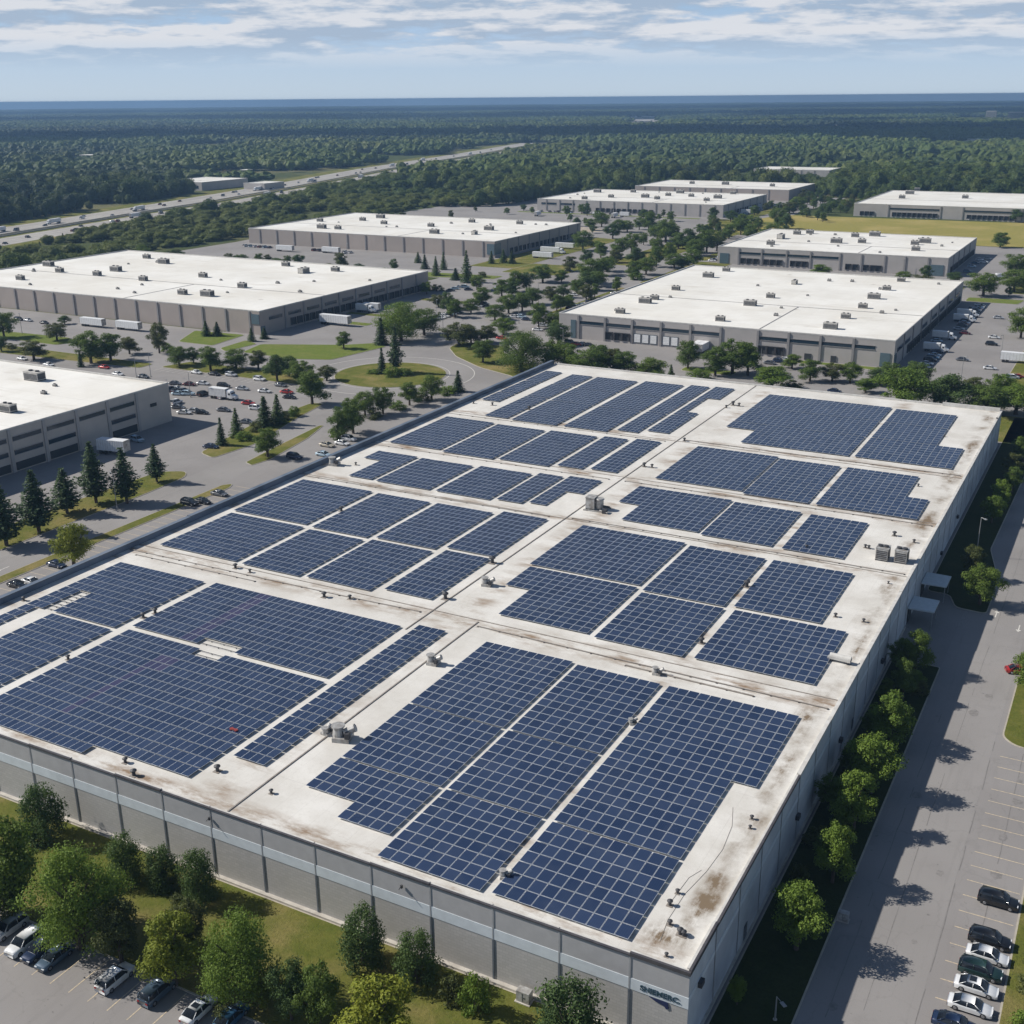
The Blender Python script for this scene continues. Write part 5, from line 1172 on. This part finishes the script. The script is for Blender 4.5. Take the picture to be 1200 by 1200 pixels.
bs_=random.Random(77); bl=[]
for k in range(19): bl.append((bs_.uniform(2.2,7.6),26+k*4.1+bs_.uniform(-1,1)))
bl=[q for q in bl if q[1]<103]
for i,(x,y) in enumerate(bl):
    kd='green' if i%3==0 else 'bush'; q=TP[kd][i%2].get(); h=bs_.uniform(3.6,6.4) if kd=='green' else bs_.uniform(1.8,2.8); w_=h*(.85 if kd=='green' else 1.3)
    q.location=(x,y,.1); q.scale=(w_/q['W'],w_/q['W'],h/q['H']); q.rotation_euler=(0,0,bs_.uniform(0,6)); q.name='leafy_tree' if kd=='green' else 'bush'
    tag(q,('small understorey tree' if kd=='green' else 'low bush')+f' in the shade of the side wall, {ORD[i]} from the front','tree' if kd=='green' else 'bush','undergrowth along the side wall')
lotcars(18,-296,186,3.0,0,90,.4,'in the southern bays by the taupe corner','cars in the southern bay row',5)
lotcars(20,-296,199,3.0,0,90,.4,'in the middle bays by the taupe corner','cars in the middle bay row',6)
lotcars(12,-37,350,0,3.4,0,.3,'in the bays under the shaded wall','cars under the shaded wall',7)
lotcars(22,-37,430,0,3.2,0,.35,'in the rear bays beside the shaded wall','cars in the rear bays',8)
for i,(x,y) in enumerate(((-250,195),(-285,212),(-232,330),(-232,420),(-170,320),(-90,322),(-14,380),(-14,450),(-300,470),(-420,520),(-380,845),(-250,900),(-186,20),(-186,100),(-215,60))):
    o=LP.get(); o.location=(x,y,0); o.rotation_euler=(0,0,R(40*i)); tag(o,f'light pole on the {["lot beyond the taupe corner","lot beyond the taupe corner","through road","through road","road behind the solar roof","road behind the solar roof","right rear lot","right rear lot","blue-cornered warehouse lot","blue-cornered warehouse lot","wide pale warehouse lot","wide pale warehouse lot","pine road","pine road","taupe building yard"][i]}, {["right","left","nearer","farther","left","right","nearer","farther","right","left","left","right","nearer","farther","single"][i]} one','light pole','light poles')

# ------------------------------------------------------------------ woodland, as far as the horizon
SRC=bpy.data.collections.new('woodland_sources')
def lump(b, c, w, h, rnd, m, sub=1, leaves=0, size=1.):
    import bmesh
    bm=bmesh.new(); bmesh.ops.create_icosphere(bm,subdivisions=sub,radius=1); k=len(b.v); off=Vector((rnd.uniform(0,99),)*3)
    for v in bm.verts:
        n=1+.5*noise.noise(v.co*1.7+off)+.18*noise.noise(v.co*4+off)
        b.v.append((c[0]+v.co.x*w*n, c[1]+v.co.y*w*n, c[2]+h*.60+v.co.z*h*.42*n))
    mi=b.mi(m)
    for f in bm.faces: b.f.append(tuple(k+v.index for v in f.verts)); b.m.append(mi)
    bm.free()
    pts=[]
    for i in range(leaves):
        d=Vector((rnd.gauss(0,1),rnd.gauss(0,1),rnd.gauss(0,1)+.5)).normalized(); n=1.06+.5*noise.noise(d*1.7+off)+rnd.uniform(-.12,.14)
        pts.append((Vector((c[0]+d.x*w*n,c[1]+d.y*w*n,c[2]+h*.60+d.z*h*.42*n)),d))
    quads(b,pts,size,m,rnd)
srcs=[]
for i in range(5):
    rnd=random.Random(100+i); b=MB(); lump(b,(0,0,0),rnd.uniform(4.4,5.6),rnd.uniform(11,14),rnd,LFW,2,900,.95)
    for k in range(3): lump(b,(rnd.uniform(-2.6,2.6),rnd.uniform(-2.6,2.6),rnd.uniform(-2,.5)),3.2,10,rnd,LFW,1,300,.85)
    me=b.mesh('woodland_tree'); srcs.append(me)
for i in range(2):      # needle trees
    rnd=random.Random(200+i); b=MB()
    for k in range(9):
        z=1.5+k*1.35; rr=2.9*(1-k/10)
        pts=[]
        for q in range(70):
            a=rnd.uniform(0,6.28); u=rnd.random()**.5; pts.append((Vector((math.cos(a)*rr*u,math.sin(a)*rr*u,z-u*.8+rnd.uniform(-.3,.3))),Vector((math.cos(a)*.5,math.sin(a)*.5,.6))))
        quads(b,pts,.9,LFW,rnd)
    me=b.mesh('woodland_tree'); srcs.append(me)
for i in range(4):      # patches of canopy for the middle and far distance
    rnd=random.Random(300+i); b=MB()
    for k in range(34):
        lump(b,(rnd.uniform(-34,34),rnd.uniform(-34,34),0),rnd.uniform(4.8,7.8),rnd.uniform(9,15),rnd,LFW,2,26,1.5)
    me=b.mesh('woodland_patch'); srcs.append(me)
for i,me in enumerate(srcs):
    o=bpy.data.objects.new(f'woodland_source',me); SRC.objects.link(o); o.name='src%02d'%i
order=sorted([o.name for o in SRC.objects])
park=[(-532,-200),(-532,292),(-525,292),(-525,440),(-560,470),(-560,690),(-566,860),(-520,870),(-500,1000),(-470,1040),(-470,1145),(-280,1152),(-262,1100),(-205,1100),(-205,1085),(100,1085),(100,-200)]
def inpoly(x,y,P):
    c=False; j=len(P)-1
    for i in range(len(P)):
        xi,yi=P[i]; xj,yj=P[j]
        if (yi>y)!=(yj>y) and x<(xj-xi)*(y-yi)/(yj-yi)+xi: c=not c
        j=i
    return c
clear=[(-1000,-895,905,1030,0),(-900,-840,945,1015,0),(-440,-295,1215,1440,0),(-60,80,1100,1215,0)]
TOWN=[tuple(G(*q)[:2]) for q in ((722,151),(792,150),(783,136.2),(727,136.8))]
far_clear=[(-1060,-850,3380,3900,0),(-760,-480,4500,5500,0),(-2200,-1500,2450,2560,0),(-1250,-980,2050,2120,0),(-1700,-1560,1350,1470,0),(-1450,-1330,1280,1330,0),(-2700,-2300,5600,5900,0),(-5000,-4200,6300,6900,0),(-350,-250,2300,2400,0)]
def ok_wood(x,y,m):
    if x>-570-m and y<1160+m and (m>20 or inpoly(x,y,park)):
        if inpoly(x,y,park) or any(inpoly(x+dx,y+dy,park) for dx in (-m,m) for dy in (-m,m)): return False
    if y>3000 and inpoly(x,y,TOWN): return False
    a,c=hw_x(y); wd=a-c
    if c-wd*.13-m*.8<x<a+wd*.10+m*.8: return False
    for (x0,x1,y0,y1,_) in clear+far_clear:
        if x0-m*.7<x<x1+m*.7 and y0-m*.7<y<y1+m*.7: return False
    return True
pts=[]; sc_=[]; rz=[]; ix=[]; ti=[]; wa=[]
wr=random.Random(44)
def wood(x,y,idx,s,hs=1.):
    pts.append((x,y,-.1+drop(x,y))); sc_.append((s,s,s*hs)); rz.append((0,0,wr.uniform(0,6.28))); ix.append(idx)
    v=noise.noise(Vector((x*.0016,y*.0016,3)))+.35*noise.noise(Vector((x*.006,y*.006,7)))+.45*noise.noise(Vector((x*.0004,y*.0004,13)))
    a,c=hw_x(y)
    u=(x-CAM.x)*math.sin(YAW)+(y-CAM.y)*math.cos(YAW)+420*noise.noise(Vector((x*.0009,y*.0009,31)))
    belt=max(math.exp(-((u-3350)/560)**2),.85*math.exp(-((u-7200)/900)**2),.55*math.exp(-((u-2050)/160)**2),.9*math.exp(-((u-11500)/1500)**2))  # dark bands in the canopy colour, painting in cloud shadow over the woods
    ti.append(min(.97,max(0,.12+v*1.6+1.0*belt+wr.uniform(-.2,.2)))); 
    w_=.5*max(0,noise.noise(Vector((x*.004,y*.004,20))))+ (wr.random()**3)*.6
    if -690<x<-530 and y<900: w_+=.55
    if a<x<a+60: w_+=.2
    wa.append(min(.8,w_))
def wedge(d0,d1,sp):
    ang0,ang1=YAW-R(33),YAW+R(31)
    x0,x1=-d1,d1*.3; n=0
    y=CAM.y+d0*.5
    while y<CAM.y+d1:
        x=CAM.x-(y-CAM.y)*math.tan(-ang0)-20; xe=CAM.x+(y-CAM.y)*math.tan(ang1)+20
        x=max(x,CAM.x-d1)
        while x<xe:
            px,py=x+wr.uniform(-.45,.45)*sp,y+wr.uniform(-.45,.45)*sp; d=math.hypot(px-CAM.x,py-CAM.y)
            if d0<=d<d1: yield px,py
            x+=sp
        y+=sp
for x,y in wedge(150,1500,9.0):
    if y<150: continue
    scrub=-690<x<-530 and y<1000
    g=noise.noise(Vector((x*.012,y*.012,50)))
    if g<-.38 or (x<-850 and y<1500 and g>.24): continue
    if ok_wood(x,y,5):
        k=wr.randrange(5) if wr.random()<.95 else 5+wr.randrange(2)
        q_=wr.random(); wood(x,y,k,(.62+.85*q_*q_)*(.8 if scrub else 1.08),wr.uniform(.8,1.1)*(.55 if scrub else (.6 if 0<x-hw_x(y)[0]<110 else 1)))
for x,y in wedge(1500,4200,46):
    g=noise.noise(Vector((x*.003,y*.003,50)))+.5*noise.noise(Vector((x*.012,y*.012,51)))
    if g>.30: continue
    if ok_wood(x,y,30): wood(x,y,7+wr.randrange(4),wr.uniform(.85,1.3),wr.uniform(.6,1.2))
for x,y in wedge(4200,13450,78):
    g=noise.noise(Vector((x*.0016,y*.0016,50)))+.5*noise.noise(Vector((x*.007,y*.007,51)))
    if g>.40: continue
    if ok_wood(x,y,45): wood(x,y,7+wr.randrange(4),wr.uniform(1.5,1.8),wr.uniform(.55,.8))
print('wood instances',len(pts))
for x,y in wedge(13450,21000,125):
    if ok_wood(x,y,45): wood(x,y,7+wr.randrange(4),wr.uniform(2.2,2.8),wr.uniform(.4,.6))
me=bpy.data.meshes.new('woodland'); me.from_pydata(pts,[],[])
for nm,ty,dat in (('scl','FLOAT_VECTOR',sc_),('rot','FLOAT_VECTOR',rz)):
    at=me.attributes.new(nm,ty,'POINT'); at.data.foreach_set('vector',[c for v in dat for c in v])
at=me.attributes.new('idx','INT','POINT'); at.data.foreach_set('value',ix)
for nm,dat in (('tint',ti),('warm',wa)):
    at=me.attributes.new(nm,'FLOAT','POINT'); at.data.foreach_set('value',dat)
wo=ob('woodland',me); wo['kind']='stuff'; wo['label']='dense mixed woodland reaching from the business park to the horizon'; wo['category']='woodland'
ng=bpy.data.node_groups.new('scatter','GeometryNodeTree')
ng.interface.new_socket('Geometry',in_out='INPUT',socket_type='NodeSocketGeometry'); ng.interface.new_socket('Geometry',in_out='OUTPUT',socket_type='NodeSocketGeometry')
gi=ng.nodes.new('NodeGroupInput'); go=ng.nodes.new('NodeGroupOutput')
ci=ng.nodes.new('GeometryNodeCollectionInfo'); ci.inputs['Collection'].default_value=SRC; ci.inputs['Separate Children'].default_value=True
ip=ng.nodes.new('GeometryNodeInstanceOnPoints'); ip.inputs['Pick Instance'].default_value=True
def na(n,t):
    q=ng.nodes.new('GeometryNodeInputNamedAttribute'); q.data_type=t; q.inputs['Name'].default_value=n
    return [o_ for o_ in q.outputs if o_.enabled][0]
ng.links.new(gi.outputs[0],ip.inputs['Points']); ng.links.new(ci.outputs[0],ip.inputs['Instance'])
ng.links.new(na('idx','INT'),ip.inputs['Instance Index']); ng.links.new(na('scl','FLOAT_VECTOR'),ip.inputs['Scale'])
e2=ng.nodes.new('FunctionNodeEulerToRotation'); ng.links.new(na('rot','FLOAT_VECTOR'),e2.inputs[0]); ng.links.new(e2.outputs[0],ip.inputs['Rotation'])
ng.links.new(ip.outputs[0],go.inputs[0])
md=wo.modifiers.new('scatter','NODES'); md.node_group=ng

# far settlements and clearings
fh=random.Random(9)
def far_house(px,py,w,d,h,lab,group='pale buildings in the distant woods'):
    p=G(px,py); r=tag(empty('distant_building',(p.x,p.y,drop(p.x,p.y))),lab,'building',group)
    b=MB(); b.box(-w/2,-d/2,0,w/2,d/2,h,MT['plinth'],MT['roof2']); b.obj('wall',r)
    for k in range(max(1,int(h/4))):
        b=MB(); b.box(-w/2+1,-d/2-.2,1.5+k*4,w/2-1,-d/2-.01,3.2+k*4,MT['glass']); b.obj('window',r)
    b=MB(); b.box(-w/2-.4,-d/2-.4,h,w/2+.4,d/2+.4,h+.5,MT['roof2']); b.obj('roof',r)
for px,py,w,d,h,l in [(1161,141,34,30,34,'left one of two pale tower blocks on the distant skyline at right'),(1191,141,60,30,30,'wider right one of two pale blocks on the distant skyline at right'),(1168,146,60,30,8,'low pale hall below the two distant blocks'),(985,150,60,40,8,'bright white hall standing in the woods beyond the warehouses'),(992,149,30,30,12,'taller white block adjoining the bright hall in the woods'),
    (1042,137,40,30,10,'tiny pale building on the distant plain, left of the tower blocks'),(1063,129,60,30,12,'tiny pale building near the horizon at right'),(294,134,90,60,14,'pale cluster building near the horizon at left'),(213,141,60,40,8,'tiny pale shed in the far woods at left'),(143,142,80,40,8,'tiny pale building in the far woods at far left'),
    (108,188,34,22,9,'pale house among trees at left, front one'),(112,183,30,18,8,'pale house among trees at left, rear one'),(28,212,26,16,7,'pale roof among trees near the left edge'),(846,177,60,30,7,'small white hall in the woods above the centre'),(62,131,70,50,16,'tiny pale building at the horizon far left'),(1145,167,50,30,7,'pale roof in the woods right of centre'),(430,135,80,50,9,'tiny pale building beyond the highway woods')]:
    far_house(px,py,w,d,h,l)
b=MB()
for px0,px1,py0,py1 in [(728,786,137,149),(510,560,143.5,147),(800,830,175,178),(985,1040,235,240)][:3]:
    q=[G(px0,py1),G(px1,py1),G(px1-5,py0),G(px0,py0)]; b.face([(v.x,v.y,.6+drop(v.x,v.y)) for v in q],MT['hwy'])
structure('clearing',b)
cb=random.Random(77)
for i in range(26):
    px=cb.uniform(730,786); py=cb.uniform(137,149); far_house(px,py,cb.uniform(25,60),cb.uniform(20,40),cb.uniform(6,10),'pale commercial building in the distant bright clearing where the highway vanishes','buildings of the distant clearing')
for i in range(16):
    px=cb.uniform(10,380); py=cb.uniform(168,205); 
    if 85<px: far_house(px,py,cb.uniform(9,14),cb.uniform(8,11),cb.uniform(5,7),'small pale house half hidden among the trees beyond the highway','houses among the trees beyond the highway')

# ------------------------------------------------------------------ air, light, sky
hz,nt,bs=nodes('haze'); nt.nodes.remove(bs)
pv=nt.nodes.new('ShaderNodeVolumePrincipled'); pv.inputs['Color'].default_value=(.30,.51,.82,1); pv.inputs['Density'].default_value=.000105; pv.inputs['Anisotropy'].default_value=.1
L(nt,pv.outputs[0],nt.nodes['Material Output'].inputs['Volume'])
b=MB(); b.box(CAM.x-27500,CAM.y-27500,-59,CAM.x+27500,CAM.y+27500,97.5,hz); o=b.obj('haze'); o['kind']='stuff'

EL,AZ=R(37.3),R(15.5)
cm_,cnt,cb_=nodes('cloud'); cb_.inputs['Base Color'].default_value=(.9,.9,.92,1); cb_.inputs['Roughness'].default_value=1; setc(cb_,'Specular IOR Level',0)
b=MB(); cr_=random.Random(6)
toS=Vector((-math.cos(AZ)*math.cos(EL),-math.sin(AZ)*math.cos(EL),math.sin(EL)))
for u0,u1,v0,v1,n,rv,ru in ((2700,3500,-2300,2600,17,620,330),(5900,7100,-4200,4600,22,1000,420),(9500,12500,-6500,7000,22,1700,800),(1500,1850,-1700,-900,3,260,90),(4300,4500,800,2400,3,380,120)):
    for k in range(n):
        u=cr_.uniform(u0,u1); v=v0+(v1-v0)*(k+.5)/n+cr_.uniform(-200,200)
        gx=CAM.x+math.sin(YAW)*u+math.cos(YAW)*v; gy=CAM.y+math.cos(YAW)*u-math.sin(YAW)*v
        c=Vector((gx,gy,0))+toS*(1500/toS.z)
        q=MB(); lump(q,(0,0,0),1,1,cr_,cm_,3); sx=rv*cr_.uniform(.6,1.2); sy=ru*cr_.uniform(.6,1.3); k0=len(b.v)
        ca,sa=math.cos(-YAW),math.sin(-YAW)
        for vx,vy,vz in q.v:
            X,Y=vx*sx,vy*sy; b.v.append((c.x+X*ca-Y*sa,c.y+X*sa+Y*ca,c.z+max(-40,(vz-.6)*260)))
        b.f+=[tuple(i+k0 for i in f) for f in q.f]; b.m+=[b.mi(cm_)]*len(q.f)
structure('clouds',b)
sd=Vector((-math.cos(AZ)*math.cos(EL),-math.sin(AZ)*math.cos(EL),math.sin(EL)))
sl=bpy.data.lights.new('sun','SUN'); sl.energy=5.0; sl.angle=R(.53); sl.color=(1,.95,.87)
so=bpy.data.objects.new('sun',sl); COL.objects.link(so); so.rotation_euler=sd.to_track_quat('Z','Y').to_euler()
w=bpy.data.worlds.new('World'); sc.world=w; w.use_nodes=True; nt=w.node_tree; bg=nt.nodes['Background']
sky=N(nt,'ShaderNodeTexSky'); sky.sky_type='NISHITA'; sky.sun_disc=False; sky.sun_elevation=EL; sky.sun_rotation=math.atan2(sd.x,sd.y); sky.air_density=1.0; sky.dust_density=.6; sky.ozone_density=3.
tcn=N(nt,'ShaderNodeTexCoord'); sp=N(nt,'ShaderNodeSeparateXYZ'); L(nt,tcn.outputs['Generated'],sp.inputs[0])
zc=M_(nt,'MAXIMUM',sp.outputs[2],.0)
az=M_(nt,'ARCTAN2',sp.outputs[0],sp.outputs[1])
def cl(sx,sz,sc_,det,ro,off,dz=0.):      # billows: wide along the horizon, squeezed in height, tighter the lower they stand
    cv=N(nt,'ShaderNodeCombineXYZ'); L(nt,M_(nt,'MULTIPLY',az,sx),cv.inputs[0]); L(nt,M_(nt,'MULTIPLY',M_(nt,'POWER',M_(nt,'ADD',zc,dz),.8),sz),cv.inputs[1]); cv.inputs[2].default_value=off
    return nz(nt,cv.outputs[0],sc_,det,ro)
n1=cl(8,33,1.,8,.58,1.); n1b=cl(8,33,1.,5,.55,1.,.006); n2=cl(26,80,1.,7,.6,5.); n3=cl(7,60,1.,6,.6,9.)
cov=M_(nt,'MULTIPLY',ramp(nt,zc,.022,.046,0,1),ramp(nt,zc,.09,.20,1,.03))
cm=M_(nt,'MULTIPLY',ramp(nt,M_(nt,'ADD',M_(nt,'MULTIPLY',n1,.68),M_(nt,'MULTIPLY',n2,.32)),.38,.465),cov)
ccol=mix(nt,ramp(nt,M_(nt,'ADD',M_(nt,'SUBTRACT',n1,n1b),M_(nt,'MULTIPLY',M_(nt,'SUBTRACT',n2,.5),.35)),-.055,.065),(5.0,6.2,7.9),(9.8,9.9,10.3))
sk=mix(nt,ramp(nt,zc,.05,.14,.85,0),sky.outputs[0],mix(nt,ramp(nt,zc,0,.08),(7.3,8.9,10.6),(4.6,7.2,11.2)))
out=mix(nt,M_(nt,'MULTIPLY',cm,.85),sk,ccol)
L(nt,out,bg.inputs[0]); bg.inputs[1].default_value=.066
sc.view_settings.view_transform='Standard'; sc.view_settings.look='None'; sc.view_settings.exposure=.22; sc.view_settings.gamma=1
cy_=sc.cycles; cy_.use_denoising=True; cy_.max_bounces=5; cy_.diffuse_bounces=2; cy_.glossy_bounces=2; cy_.transmission_bounces=2; cy_.volume_bounces=0; cy_.transparent_max_bounces=4
